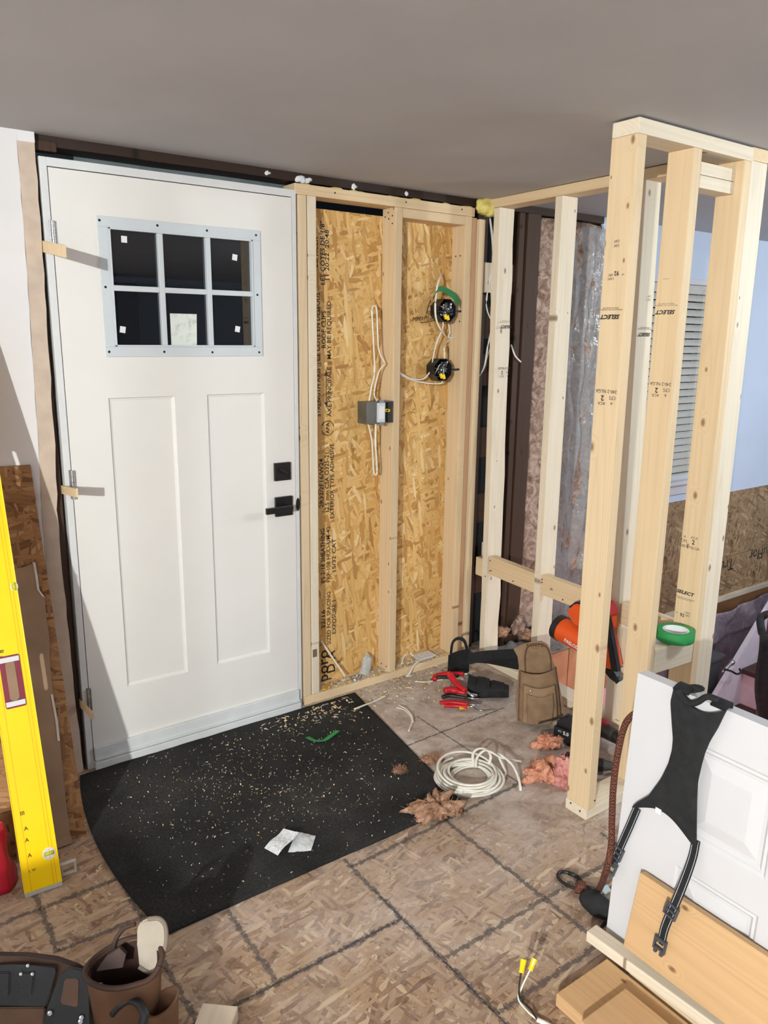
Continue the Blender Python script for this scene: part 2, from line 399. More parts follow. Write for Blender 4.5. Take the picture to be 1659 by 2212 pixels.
# drywall left of the front door, with the bare strip where the old casing was
bm = bmesh.new(); E = [(-.007, CEIL), (-.010, 1.75), (-.016, 1.5), (-.022, 1.2), (-.032, .95), (-.03, .7), (-.026, .4), (-.016, 0)]
pts = [(-4.6, 0, 0), (-4.6, 0, CEIL)] + [(x-.05 if i else x-.05, 0, z if i else CEIL) for i, (x, z) in enumerate(E)]
add_poly(bm, pts, (0, .014, 0))
wl = tag(obj('wall_left', bm, m_wall), 'white painted drywall with bare paper strip beside the front door', 'wall', kind='structure')
bm = bmesh.new(); J = [(R.uniform(-.0025, .0025)) for _ in range(60)]
top = E[0][1]-.03; Ef = []
for i in range(40):
    z = top*(1-i/39); 
    for (xa, za), (xb, zb) in zip(E, E[1:]):
        if za >= z >= zb: x = xa+(xb-xa)*(za-z)/(za-zb); break
    Ef.append((x+J[i], z))
pts = [(x-.05-(J[i]*.4), 0, z) for i, (x, z) in enumerate(E and Ef)][::-1] + [(x, 0, z) for x, z in Ef]
add_poly(bm, pts, (0, .013, 0)); obj('bare_paper_strip', bm, m_bare, wl)
box('paint_overlap', -.057, -.007, 0, .013, top, CEIL, m_wall, wl)
tag(box('wall_west', -4.65, -4.6, -6.0, .1, 0, CEIL, m_far), 'grey white wall at the far left of the room', 'wall', kind='structure')
tag(box('wall_south', -4.6, 5.2, -6.05, -6.0, 0, CEIL, m_far), 'grey blue wall behind the viewer', 'wall', kind='structure')
tag(box('wall_east', 5.2, 5.25, -6.0, .1, -1.3, CEIL, m_blue), 'pale blue wall at the far right of the room', 'wall', kind='structure')
# stained grid lines left by old flooring, thin residue lying on the boards
def line_mat(name, c, thr):
    n = NT(name, .9); v = n.coord()
    a = n.noise(v, 60, 5, .75); sep = n.n('ShaderNodeSeparateXYZ', Vector=n.n('ShaderNodeTexCoord').outputs['Generated']).outputs
    w = n.math('ABSOLUTE', n.math('SUBTRACT', sep[1], .5))
    f = n.math('LESS_THAN', n.math('ADD', n.math('MULTIPLY', w, .85), n.math('MULTIPLY', n.math('SUBTRACT', a, .5), 1.5)), thr)
    n.col(n.mix(n.noise(v, 30, 4, .7), c, tuple(min(1, x*2.6) for x in c[:3])+(1,))); n.L(n.math('MULTIPLY', f, .56), n.b.inputs['Alpha']); return n.m
m_line = line_mat('grey_adhesive_residue', srgb(78, 72, 70), .20); m_bline = line_mat('blue_chalk_line', srgb(24, 62, 92), .11)
def fline(x0, y0, x1, y1, w=.026, m=None):
    a = Vector((x0, y0, 0)); b = Vector((x1, y1, 0)); d = (b-a); L = d.length; d.normalize(); s = Vector((-d.y, d.x, 0))
    me = bpy.data.meshes.new('residue_line'); K = 12
    V = []; F = []
    for i in range(K+1):
        p = Vector((L*i/K, 0, 0)); j = .0015*math.sin(i*1.7+x0*9)
        V += [(p.x, -w/2+j, 0), (p.x, w/2+j, 0)]
        if i: q = 2*i; F.append((q-2, q, q+1, q-1))
    me.from_pydata(V, [], F); me.materials.append(m or m_line)
    o = bpy.data.objects.new('residue_line', me); mm = Matrix((d, s, Vector((0, 0, 1)))).transposed().to_4x4(); mm.translation = a+Vector((0, 0, .0006)); o.matrix_basis = mm
    COL.objects.link(o); o.parent = floor
for seg in [(.50, -.94, .50, -1.24), (.50, -1.24, .50, -2.0), (.50, -.985, .89, -.967), (.89, -.967, 1.24, -.95), (.50, -1.412, 1.25, -1.404), (.12, -.94, .12, -1.237), (-.085, -1.237, .50, -1.237),
            (.88, -.93, .88, -1.9), (.50, -1.61, .88, -1.607), (-.7, -.645, -.08, -.638), (-.30, -.5, -.297, -.828), (-.297, -.828, -.06, -.829), (-.075, -.3, -.084, -1.0), (-.087, -.95, -.085, -1.4),
            (-.7, -1.04, -.087, -1.04), (1.25, -1.3, 1.25, -1.7)]:
    fline(*seg)
fline(1.0, -.52, 1.6, -.50, .012); fline(1.24, -.35, 1.24, -.98, .010)
fline(.50, -1.1, .50, -1.75, .010, m_bline); fline(0.0, -1.237, .50, -1.237, .012, m_bline)
# ================================================================= exterior wall above and beside the door (old framing)
m_beam = pine('charred_old_beam', srgb(50, 35, 27), srgb(22, 14, 10), srgb(10, 7, 5), grain=2.2)
wb = thing('wall_back', (0.9, .1, 0), 'opened old exterior wall with dark timbers behind the new framing', 'wall', kind='structure')
lumber('header_beam', (-.012, .07, 2.127), (1.86, .07, 2.127), (0, 1, 0), .092, .034, m_beam, wb, wav=.006)
box('end_block', -.01, .06, .02, .06, 2.095, 2.125, m_old, wb, .004)
box('flashing', -.1, 1.0, .122, .126, 1.9, 2.2, m_ext, wb)
lumber('trimmer', (-.038, .07, 0), (-.038, .07, 2.08), (1, 0, 0), .06, .1, m_old, wb)
box('tar_paper', 1.76, 2.62, .118, .125, -.03, 2.19, m_tar, wb)
for i, (x, r) in enumerate(((.79, .012), (.93, .02), (1.16, .015), (.955, .014), (1.42, .012))):
    blob('plaster_crumb', (x, .024, 2.13-R.random()*.016), (r, .006, r*.7), m_paper, wb, amp=.6, freq=60, seed=i+3, sub=3)
box('old_stud', 2.05, 2.085, .0, .1, 0, 2.12, m_old, wb, .003)
lumber('old_stud', (2.135, .045, 0.0), (2.14, .045, 2.12), (1, 0, 0), .085, .1, m_old, wb, wav=.006)
lumber('old_stud', (1.90, .10, 0), (1.90, .10, 2.1), (1, 0, 0), .07, .03, m_old, wb)
lumber('old_plate', (1.83, .05, 2.125), (2.62, .05, 2.125), (0, 1, 0), .12, .035, m_old, wb, wav=.004)
for z in (.35, .72, 1.05, 1.4, 1.62):
    lumber('old_sheathing_board', (1.8, .112, z), (2.1, .112, z), (0, 0, 1), .15, .012, m_old, wb)
box('patch_block', 1.87, 2.145, .03, .068, 1.752, 1.882, m_pinew, wb, .002)
lumber('grey_cleat', (2.03, .075, 1.28), (2.04, .075, 1.69), (1, 0, 0), .085, .02, m_oldg, wb)
box('low_block', 1.95, 2.10, .02, .058, .40, .56, m_pinew, wb, .002)
m_ins = NT('brown_fibreglass', .95, 0, .1); v = m_ins.coord(scale=(1, 1, 1)); a = m_ins.noise(v, 16, 6, .68, 1.8)
m_ins.col(m_ins.ramp(a, [(.25, srgb(86, 64, 54)), (.45, srgb(150, 122, 106)), (.6, srgb(196, 170, 154)), (.8, srgb(222, 204, 192))])); m_ins.bump(m_ins.noise(v, 90, 6, .75, 2.0), .8, .006); m_ins = m_ins.m
def batt(u, v): 
    p = Vector((2.185+u*.48, .02, .06+v*2.04)); n = noise.fractal(p*7, .8, 2, 4); n2 = noise.noise(p*30)
    return p + Vector((.012*noise.noise(p*9+Vector((5, 0, 0))), -.022*n-.006*n2-.03*math.sin(math.pi*u)+.0, 0))
sheet('insulation_batt', batt, 34, 150, .05, m_ins, wb, smooth=True)
# crinkled vapour barrier
def plastic_mat(name, tint, alpha=.45, rough=.18):
    n = NT(name, rough, 0, .6); n.col(tint); v = n.coord()
    a = n.noise(v, 14, 4, .6, 1.0); n.bump(n.noise(v, 22, 3, .5, 1.6), .35, .01)
    n.L(n.ramp(a, [(.3, (alpha*.55,)*3+(1,)), (.7, (min(1, alpha*1.4),)*3+(1,))]), n.b.inputs['Alpha']); return n.m
m_poly = plastic_mat('clear_poly_sheet', srgb(190, 188, 188), .34, .12)
m_polyp = plastic_mat('pinkish_poly_sheet', srgb(216, 198, 208), .8)
def crink(p, a=.02, f=6, s=0.0):
    q = Vector(p)+Vector((s, s, s)); return a*(abs(noise.noise(q*f))*1.3+.5*abs(noise.noise(q*f*2.3))-.5)
def vb(u, v):
    x = 2.36+u*(.34+.05*v)-.02*v; z = .0+v*2.08; p = Vector((x, -.03, z))
    p.y -= crink((x*2.2, 0, z*.35), .07, 5)+.012*math.sin(x*26+z*1.3); return p
sheet('vapour_barrier', vb, 34, 90, .0006, m_poly, wb, smooth=True)
bm = bmesh.new(); blob(None, (1.842, -.005, 2.105), (.05, .03, .04), m_foam, amp=.4, freq=18, seed=4, sub=4, bm=bm)
obj('spray_foam', bm, m_foam, wb, smooth=True)
for i in range(7):
    x = .95+i*.13+R.uniform(-.03, .03); blob('foam_smear', (x, .03, 2.103), (.03, .012, .006), m_foam, wb, amp=.5, freq=40, seed=i, sub=2)
# white cables inside the old wall
tube('old_cable', [(1.885, .03, 2.1), (1.89, .0, 1.95), (1.90, .01, 1.75), (1.905, .0, 1.62), (1.875, -.01, 1.52), (1.885, .02, 1.42), (1.87, .05, 1.36)], .005, m_cable, wb, flat=.6)
tube('old_cable', [(1.905, .05, 2.1), (1.91, .02, 1.9), (1.90, .04, 1.7), (1.92, .0, 1.58), (1.90, .03, 1.44)], .005, m_cable, wb, flat=.6)
tube('old_cable', [(2.03, .0, 1.52), (2.05, -.01, 1.47), (2.09, -.01, 1.44)], .004, m_cable, wb)
# ================================================================= blue wall with window, OSB below
wr = thing('wall_right', (3.6, 0, 0), 'pale blue drywall and OSB of the stairwell side', 'wall', kind='structure')
bm = bmesh.new()
edge = [(2.60, 2.14), (2.635, 2.09), (2.62, 2.03), (2.66, 1.97), (2.64, 1.90), (2.655, 1.8), (2.66, 1.2), (2.66, .9), (2.70, .82), (2.74, .72), (2.71, .62), (2.73, .5), (2.76, .40)]
X0, X1, Z0, Z1 = 2.84, 3.64, .735, 1.885
add_poly(bm, [(x, 0, z) for x, z in edge] + [(X0, 0, .40), (X0, 0, CEIL)], (0, .013, 0))
add_poly(bm, [(X0, 0, Z1), (X0, 0, CEIL), (X1, 0, CEIL), (X1, 0, Z1)], (0, .013, 0))
add_poly(bm, [(X1, 0, .60), (X1, 0, CEIL), (5.2, 0, CEIL), (5.2, 0, .60)], (0, .013, 0))
add_poly(bm, [(X0, 0, .602), (X0, 0, Z0), (X1, 0, Z0), (X1, 0, .602)], (0, .013, 0))
obj('drywall', bm, m_blue, wr)
plate('torn_paper', [(2.69, -.006, .80), (2.76, -.02, .70), (2.735, -.015, .58), (2.79, -.03, .5), (2.74, -.02, .44), (2.68, -.004, .5)], (0, .002, 0), m_bare, wr)
plate('white_lower_panel', [(2.80, .014, .40), (2.80, .014, .62), (3.0, .014, .62), (3.0, .014, .40)], (0, .01, 0), m_blue, wr)
for k, (xa, xb, za, zb) in enumerate([(2.96, 3.62, .16, .60), (3.62, 4.40, .16, .60), (4.40, 5.2, .16, .60), (2.76, 3.42, -.11, .157), (3.42, 3.98, -.11, .157), (3.98, 4.7, -.11, .157), (4.7, 5.2, -.11, .157)]):
    box('osb_panel', xa+.002, xb-.002, .0, .012, za, zb, m_osbR, wr)
for (s, x, z) in (('TruFlor', 4.02, .10), ('TruFlor', 3.1, .09), ('TruFlor', 4.55, .12)):
    text('panel_print', s, .11, frame((x, -.0012, z), (-1, 0, .0), (0, 0, -1)), m_ink, wr)
lumber('ledge_strip', (2.6, -.012, -.125), (5.2, -.012, -.125), (0, 0, 1), .03, .03, m_pinew, wr)
box('face_board', 2.6, 5.2, -.012, .0, -.40, -.14, plain('brown_hardboard', srgb(150, 104, 66), .6, var=.1, nscale=6), wr)
m_pinkins = NT('pink_fibreglass', .95, 0, .1); v = m_pinkins.coord(); m_pinkins.col(m_pinkins.ramp(m_pinkins.noise(v, 10, 6, .65, 1.0), [(.3, srgb(140, 84, 96)), (.55, srgb(206, 142, 152)), (.75, srgb(232, 188, 194))])); m_pinkins.bump(m_pinkins.noise(v, 60, 5, .7, 1), .7, .006); m_pinkins = m_pinkins.m
box('pink_insulation', 1.95, 5.2, .0, .08, -1.3, -.40, m_pinkins, wr)
for x in (2.3, 2.72, 3.15, 3.55, 3.95, 4.4):
    lumber('lower_stud', (x, -.0, -1.3), (x, -.0, -.40), (1, 0, 0), .04, .06, m_rough, wr)
def pl1(u, v):
    x = 2.7+u*2.3; z = -.42+v*.20+.10*max(0, u-.45); p = Vector((x, -.05, z)); p.y -= crink((x, 0, z), .05, 4); return p
sheet('poly_sheet', pl1, 40, 10, .0006, m_polyp, wr, smooth=True)
def pl2(u, v):
    x = 2.7+u*2.3; z = -1.1+v*.7; p = Vector((x, -.04, z)); p.y -= crink((x, 0, z), .03, 5, 3); return p
sheet('poly_sheet', pl2, 30, 20, .0006, plastic_mat('thin_poly', srgb(214, 196, 204), .35), wr, smooth=True)
box('back_sheathing', 2.62, 5.2, .028, .036, -.42, Z0-.09, m_osbR, wr)
# window with blinds
win = thing('window_1', ((X0+X1)/2, 0, Z0), 'white framed window with closed grey horizontal blinds', 'window', kind='structure')
bm = bmesh.new()
for (a, b, c, d) in ((X0-.0, X0+.03, Z0, Z1), (X1-.03, X1, Z0, Z1), (X0+.03, X1-.03, Z0, Z0+.03), (X0+.03, X1-.03, Z1-.03, Z1)): add_box(bm, a, b, -.002, .09, c, d, .002)
obj('window_frame', bm, m_white2, win)
gl = NT('night_glass', .05); gl.col((.01, .012, .016, 1)); box('pane', X0+.03, X1-.03, .085, .09, Z0+.03, Z1-.03, gl.m, win)
box('sill', X0-.06, X1+.05, -.045, .0, Z0-.022, Z0, m_white2, win, .004)
box('apron', X0-.05, X1+.04, -.016, .0, Z0-.085, Z0-.022, m_white2, win, .004)
m_blind = plain('grey_blind_slat', srgb(196, 192, 182), .5, var=.02)
sl = None
for k in range(26):
    z = Z0+.06+k*.0412
    if sl is None:
        bm = bmesh.new()
        add_sheet(bm, lambda u, v: (X0+.033+u*(X1-X0-.066), .022+.012*(v-.5)+.004*math.sin(math.pi*v)*-1, z+.0178*(2*v-1)), 1, 5, .0025)
        sl = obj('slat', bm, m_blind, win)
    else:
        o = sl.copy(); COL.objects.link(o); o.location.z += k*.0412; 
box('head_rail', X0+.032, X1-.032, .0, .045, Z1-.08, Z1-.032, m_blind, win, .003); box('bottom_rail', X0+.033, X1-.033, .005, .035, Z0+.02, Z0+.036, m_blind, win, .003)
for x in (X0+.1, X0+.14, X0+.4, X1-.1):
    tube('ladder_cord', [(x, -.002, Z0+.03), (x, -.002, Z1-.05)], .0012, m_cable, win, smooth=False, seg=5)
# ================================================================= new framing
def stampset(parent, x, y, zlist, face, up):
    """mill stamps on a lumber face; zlist of (kind, z); face 'x' = facing -x, 'y' = facing -y"""
    for kind, z, off in zlist:
        if face == 'x': o = Vector((x-.0008, y+off, z)); ax = Vector((0, -1, 0))
        else: o = Vector((x+off, y-.0008, z)); ax = Vector((1, 0, 0))
        u = Vector((0, 0, 1)) if up else Vector((0, 0, -1)); ax = ax if up else -ax
        Mx = frame(o, ax, u)
        def T(s, sz, dx, dz, **k): text('grade_stamp', s, sz, Mx @ Matrix.Translation((dx, dz, 0)), m_ink, parent, **k)
        if kind == 'SEL': T('SELECT', .0165, 0, 0, shear=.25, bold=.0006, sx=1.25); T('PRODUCT OF CANADA\nSPRUCE PINE FIR', .005, 0, -.022, sx=1.5)
        if kind == '92': T('CAFC', .009, .018, .010); T('QRS', .009, .018, 0); T('92', .017, -.002, -.004, bold=.0003); T('SPF', .006, -.024, 0)
        if kind == 'SQ': T('CAF', .010, 0, .006); T('CAF', .010, 0, -.006)
        if kind == '2': T('CFS', .015, -.024, .0); T('2', .022, .012, .002, bold=.0005); T('240-2 NLGA', .0145, 0, -.018); T('ACA', .013, .014, .018); T('A', .013, -.022, .016)
def screws(parent, pts, n):
    for p in pts:
        bm = bmesh.new(); p = Vector(p); n = Vector(n)
        m = n.to_track_quat('Z', 'Y').to_matrix().to_4x4(); m.translation = p
        add_lathe(bm, [(0, .0006), (.0032, .0006), (.0036, -.001)], m, seg=8); obj('screw', bm, m_screw, parent)
D = .089
# ---- infill frame beside the front door
fb = thing('wall_entry', (1.35, .045, 0), 'new pine stud infill with golden OSB beside the front door', 'wall', kind='structure')
yc = D/2
lumber('bottom_plate', (.902, yc+.0, .019), (1.835, yc, .019), (0, 1, 0), D+.004, .038, m_pine, fb, wav=.002)
lumber('top_plate', (.885, yc, 2.081), (1.775, yc, 2.081), (0, 1, 0), D, .038, m_pine, fb)
s1 = lumber('stud', (.918, yc, .038), (.916, yc, 2.062), (0, 1, 0), D, .036, m_spruce, fb, wav=.004)
s2 = lumber('stud', (.958, yc, .038), (.958, yc, 2.062), (0, 1, 0), D, .037, m_pinew, fb)
s3 = lumber('stud', (1.366, yc, .038), (1.366, yc, 2.062), (0, 1, 0), D, .038, m_pine, fb)
s4 = lumber('stud', (1.744, yc, .038), (1.744, yc, 2.062), (0, 1, 0), D, .038, m_pine, fb)
lumber('stud', (1.779, yc+.005, .038), (1.779, yc+.005, 2.06), (0, 1, 0), D, .028, m_rough, fb, wav=.004)
lumber('stud', (1.813, yc-.01, .038), (1.813, yc-.01, 2.055), (0, 1, 0), D, .034, m_spruce, fb)
lumber('blocking', (1.387, yc+.002, 2.043), (1.724, yc+.002, 2.043), (0, 1, 0), D, .037, m_pine, fb)
shp = box('sheathing_panel', .975, 1.80, .0895, .1005, .036, 2.035, m_osb, fb)
for (p) in ((1.40, -.0005, 2.085), (1.06, -.0005, 2.083), (1.70, -.0005, 2.086)): screws(fb, [p], (0, -1, 0))
screws(fb, [(1.3462, y, z) for y, z in ((.02, 2.03), (.045, 2.02), (.07, 2.03), (.02, 2.0), (.05, 2.045), (.02, .06), (.06, .06))], (-1, 0, 0))
screws(fb, [(1.724, .03, 1.9), (1.724, .06, 1.9), (1.724, .02, 1.62)], (-1, 0, 0))
box('joist_tape', .944, .964, -.0015, 0.0, .21, .245, m_oldg, fb)
# prints on the sheathing
def otext(s, px, y0, y1, lift=.0005, bold=.0004):
    a = FY(px, y0, .0888); b = FY(px, y1, .0888); L = abs(b.z-a.z); zc = (a.z+b.z)/2
    m = frame((a.x, .0888, zc), (0, 0, 1), (-1, 0, 0)); t = text('panel_print', s, .030, m, m_ink, fb, bold=bold)
    w = t.dimensions.x if t.dimensions.x > 0 else .1
    xs = [v.co.x for v in t.data.vertices]; w = max(xs)-min(xs)
    t.data.transform(Matrix.Diagonal((L/w, .95, 1, 1)))
for (s, px, y0, y1) in (("STRENGTH AXIS || CE COTE EN DESSOUS", 688.5, 900, 632), ("ESPACER", 683, 577, 512), ("ROOF CLIPS", 700, 752, 672), ("LES COTES DE 1/8\"", 698, 615, 478), ("AXE PRINCIPALE || MAY BE REQUIRED", 712, 900, 650), ("11 20:22  20:48", 707, 606, 498),
        ("2R32/2F16/W24", 695, 1096, 991), ("12.5 mm CSA O325-21", 707, 1106, 978), ("EXTERIOR TYPE ADHESIVE", 718, 1120, 958), ("PS 2-18 SHEATHING", 698, 1258, 1142), ("PRP-108 HUD-UM-40", 710, 1258, 1138), ("15/32 CAT", 722, 1236, 1165),
        ("32/16", 699, 1358, 1318), ("SIZED FOR SPACING", 711, 1392, 1278), ("EXPOSURE 1", 722, 1368, 1296)):
    otext(s, px, y0, y1)
for (s, px, y0, y1, h) in (("poro", 699, 1470, 1408, .062), ("D A", 716, 1460, 1400, .05)):
    a = FY(px, y0, .0888); b = FY(px, y1, .0888)
    text('panel_print', s, h*1.25, frame((a.x, .0888, (a.z+b.z)/2), (0, 0, 1), (-1, 0, 0)), m_ink, fb, bold=.001)
a = FY(699, 800, .0888); b = FY(705, 880, .0888); bm = bmesh.new(); x = a.x+.012
add_box(bm, x-.0016, x+.0016, .0885, .089, b.z, a.z); add_poly(bm, [(x-.008, .0886, a.z-.022), (x+.008, .0886, a.z-.022), (x, .0886, a.z)], (0, .0003, 0)); add_poly(bm, [(x-.008, .0886, b.z+.022), (x+.008, .0886, b.z+.022), (x, .0886, b.z)], (0, .0003, 0))
obj('panel_print', bm, m_ink, fb)
c = FY(708, 925, .0888); bm = bmesh.new(); 
for a0 in (0.2, 3.4): add_tube(bm, [(c.x+.03*math.cos(a0+t*.28), .0888, c.z+.03*math.sin(a0+t*.28)) for t in range(10)], .0015, seg=5, smooth=False)
obj('panel_print', bm, m_ink, fb); text('panel_print', 'APA', .024, frame((c.x, .0886, c.z), (0, 0, 1), (-1, 0, 0)), m_ink, fb, bold=.0005)
c = FY(906, 688, .0888); text('handwriting', 'MM=Power', .030, frame((c.x+.03, .0886, c.z), (1, 0, .08), (0, 0, 1)), m_ink, fb, shear=.3); 
tube('handwriting', [FY(908, 697, .0885), FY(925, 695, .0885), FY(945, 690, .0885)], .0014, m_ink, fb, seg=5)
# ---- side partition (runs toward the viewer along y)
def xs(y): return 1.846+.028*y
sp = thing('wall_partition', (1.88, -.6, 0), 'side partition of open pine studs with mid-height blocking', 'wall', kind='structure')
def sx_(y, d=.0445): return xs(y)+d
lumber('top_plate', (sx_(-.02), -.02, 2.1205), (sx_(-1.235), -1.235, 2.1175), (1, 0, 0), D, .038, m_pine, sp)
lumber('bottom_plate', (sx_(-.02), -.02, .022), (sx_(-1.14), -1.14, .022), (1, 0, 0), D, .038, m_pinew, sp)
stA = lumber('stud', (sx_(-.09), -.090, .041), (sx_(-.06), -.062, 2.1), (1, 0, 0), D, .037, m_pinew, sp, wav=.010)
stB = lumber('stud', (sx_(-.43), -.432, .041), (sx_(-.43), -.427, 2.1), (1, 0, 0), D, .038, m_pinew, sp)
stC = lumber('stud', (sx_(-.85), -.868, .041), (sx_(-.83), -.820, 2.1), (1, 0, 0), D, .038, m_pinew, sp)
stD = lumber('stud', (sx_(-1.21), -1.216, .041), (sx_(-1.21), -1.216, 2.098), (1, 0, 0), D, .038, m_pinew, sp)
for (ya, yb, za, zb) in ((-.018, -.07, .475, .475), (-.108, -.412, .50, .495), (-.45, -.842, .500, .50), (-.885, -1.196, .505, .50)):
    lumber('blocking', (xs(ya)+.019, ya, za), (xs(yb)+.019, yb, zb), (0, 0, 1), D, .038, m_pine if ya > -.6 else m_spruce, sp)
lumber('cripple_stud', (sx_(-.88)+.02, -.893, .041), (sx_(-.88)+.02, -.897, .44), (1, 0, 0), .075, .03, m_pinew, sp)
screws(sp, [(xs(-.12)-.0005, -.12, .525), (xs(-.12)-.0005, -.12, .475), (xs(-.13)-.0005, -.13, .478), (xs(-.3)-.0005, -.28, .468), (xs(-.47)-.0005, -.46, .525), (xs(-.47)-.0005, -.46, .512), (xs(-.6)-.0005, -.585, .47)], (-1, 0, 0))
screws(sp, [(xs(-.09)-.0005, -.09, .44)], (-1, 0, 0))
for st, y in ((stA, -.104), (stC, -.858)):
    stampset(st, sx_(y), y-.004 if st is stA else -.8535, [('SEL', 1.60, 0), ('2', 1.40, 0)] if st is stA else [('SEL', 1.57, .0), ('2', 1.33, 0), ('SQ', 1.70, .01)], 'y', False)
# ---- return partition (parallel to the door wall), the nearest frame
rp = thing('wall_return', (1.57, -1.19, 0), 'short return partition of open pine studs ending in the room', 'wall', kind='structure')
YF, YB = -1.235, -1.146; ym = (YF+YB)/2
lumber('top_plate', (1.250, ym, 2.114), (1.815, ym, 2.114), (0, 1, 0), D, .040, m_pinew, rp)
lumber('bottom_plate', (1.262, ym+.004, .0195), (1.90, ym+.004, .0195), (0, 1, 0), D, .038, m_pinew, rp)
r1 = lumber('stud', (1.281, ym, .0385), (1.250+.019, ym, 2.094), (0, 1, 0), D, .038, m_pine, rp)
r2 = lumber('stud', (1.532, ym, .0385), (1.528, ym, 2.094), (0, 1, 0), D, .038, m_pine, rp)
r3 = lumber('stud', (1.800, ym, .0385), (1.790, ym, 2.094), (0, 1, 0), D, .038, m_pine, rp)
lumber('blocking', (1.548, ym+.012, 2.052), (1.772, ym+.012, 2.052), (0, 1, 0), .06, .036, m_pinew, rp)
lumber('blocking', (1.548, ym+.012, 2.015), (1.772, ym+.012, 2.015), (0, 1, 0), .06, .036, m_pinew, rp)
lumber('blocking', (1.552, YF+.02, .492), (1.777, YF+.02, .482), (0, 0, 1), D, .038, m_pinew, rp)
for q_ in [('SQ', 1.815, 0), ('92', 1.73, -.005), ('SEL', 1.615, .005), ('2', 1.385, .0)]: stampset(r1, 1.281-.012*q_[1]/2.06-.019-.0012, ym, [q_], 'x', False)
stampset(r2, 1.5105, ym, [('SQ', 1.815, 0), ('92', 1.745, -.005), ('SEL', 1.635, .005), ('2', 1.40, .0)], 'x', False)
stampset(r3, 1.7775, ym, [('2', .865, .01), ('SEL', .68, .01), ('92', .60, .01), ('SQ', .555, .01)], 'x', True)
screws(rp, [(1.2615, -1.165, .03), (1.2615, -1.205, .022)], (-1, 0, 0)); screws(rp, [(1.295, YF-.0005, .065)], (0, -1, 0))
# ================================================================= stairwell beyond the partition
sw = thing('wall_stairwell', (2.4, -.2, -.3), 'brown plywood rim and pink foam of the lower stairwell', 'wall', kind='structure')
m_ply = plain('brown_plywood', srgb(180, 132, 94), .6, var=.15, nscale=9)
for (a, b) in ((1.95, 2.155), (2.16, 2.325), (2.33, 2.56), (2.565, 2.85)): box('rim_board', a, b, -.222, -.21, -.30, -.0, m_ply, sw)
m_pinkf = plain('pink_foam_board', srgb(236, 176, 190), .8, var=.05)
for (a, b) in ((1.95, 2.4), (2.404, 2.85)): box('foam_board', a, b, -.222, -.19, -1.3, -.302, m_pinkf, sw)
box('foam_board', 2.85, 2.88, -.22, .0, -1.3, -.03, m_pinkf, sw)
tag(box('floor_lower', 1.94, 5.2, -1.32, .1, -1.33, -1.30, m_floor), 'lower stairwell floor', 'floor', kind='structure')
box('near_face', 1.9, 5.2, -1.34, -1.31, -1.3, -.03, m_pinkf, sw); box('left_face', 1.915, 1.94, -1.3, -.2, -1.3, -.03, m_pinkf, sw)
# stairs seen over the leaning door
st = thing('staircase', (3.7, -.8, -1.3), 'white stair stringer with dark brown treads behind the leaning door', 'stairs')
m_tread = plain('dark_brown_tread', srgb(70, 38, 32), .5, var=.15); m_riser = plain('pinkish_white_riser', srgb(226, 200, 208), .6, var=.05); m_string = plain('white_stringer', srgb(222, 216, 226), .55, var=.04)
a = FY(1545, 1508, -.5); b = FY(1659, 1318, -.5); d = (b-a); 
bm = bmesh.new(); e = b + d*.8; s = a - d*.6
add_poly(bm, [s, e, e+Vector((.34, 0, -.1)), s+Vector((.34, 0, -.1))], (0, .03, 0)); obj('stringer', bm, m_string, st)
t0 = FY(1607, 1442, -.5)
slope = d.z/d.x; run = .24; rise = run*slope
for k in range(-3, 5):
    x = t0.x+k*run; z = t0.z+k*rise
    box('tread', x-.025, x+run, -1.25, -.5, z-.03, z, m_tread, st, .004)
    box('riser', x, x+.015, -1.25, -.5, z-rise, z-.03, m_riser, st)
# ================================================================= front door
dr = thing('door_1', (.445, 0, 0), 'white front door with six pane window, two panels and black lever', 'door', kind='structure')
DW, DH = .8896, 2.075
jm = bmesh.new()
add_box(jm, 0, .022, 0, .12, 0, DH, .0015); add_box(jm, DW-.017, DW, 0, .12, 0, DH, .0015); add_box(jm, .022, DW-.017, 0, .12, DH-.026, DH, .0015)
obj('frame', jm, m_jamb, dr)
# slab with recessed panels and a window opening: grid of cells
xa, xb, za, zb = .0245, .8705, .032, 2.046
LX0, LX1, LZ0, LZ1 = .168, .729, 1.482, 1.911
P = [(.1602, .3909, .2834, 1.3373), (.5123, .7421, .2834, 1.3373)]
xsn = sorted({xa, xb, LX0, LX1} | {p[0] for p in P} | {p[1] for p in P}); zsn = sorted({za, zb, LZ0, LZ1, .2834, 1.3373})
bm = bmesh.new(); YB_ = .044
def inside(x, z, r): return r[0] < x < r[1] and r[2] < z < r[3]
def quad(p): bm.faces.new([bm.verts.new(q) for q in p])
for i in range(len(xsn)-1):
    for j in range(len(zsn)-1):
        x0, x1, z0, z1 = xsn[i], xsn[i+1], zsn[j], zsn[j+1]; cx, cz = (x0+x1)/2, (z0+z1)/2
        if inside(cx, cz, (LX0, LX1, LZ0, LZ1)): continue
        if any(inside(cx, cz, r) for r in P): continue
        quad([(x0, 0, z0), (x1, 0, z0), (x1, 0, z1), (x0, 0, z1)])
for r in P:   # sloped moulding then a flat recessed field
    x0, x1, z0, z1 = r; a, b = .011, .009
    o = [(x0, 0, z0), (x1, 0, z0), (x1, 0, z1), (x0, 0, z1)]; q = [(x0+.003, .006, z0+.003), (x1-.003, .006, z0+.003), (x1-.003, .006, z1-.003), (x0+.003, .006, z1-.003)]
    n_ = [(x0+a, b, z0+a), (x1-a, b, z0+a), (x1-a, b, z1-a), (x0+a, b, z1-a)]
    for A_, B_ in ((o, q), (q, n_)):
        for k in range(4): quad([A_[k], A_[(k+1) % 4], B_[(k+1) % 4], B_[k]])
    quad(n_)
quad([(xa, YB_, za), (xa, YB_, zb), (xb, YB_, zb), (xb, YB_, za)])
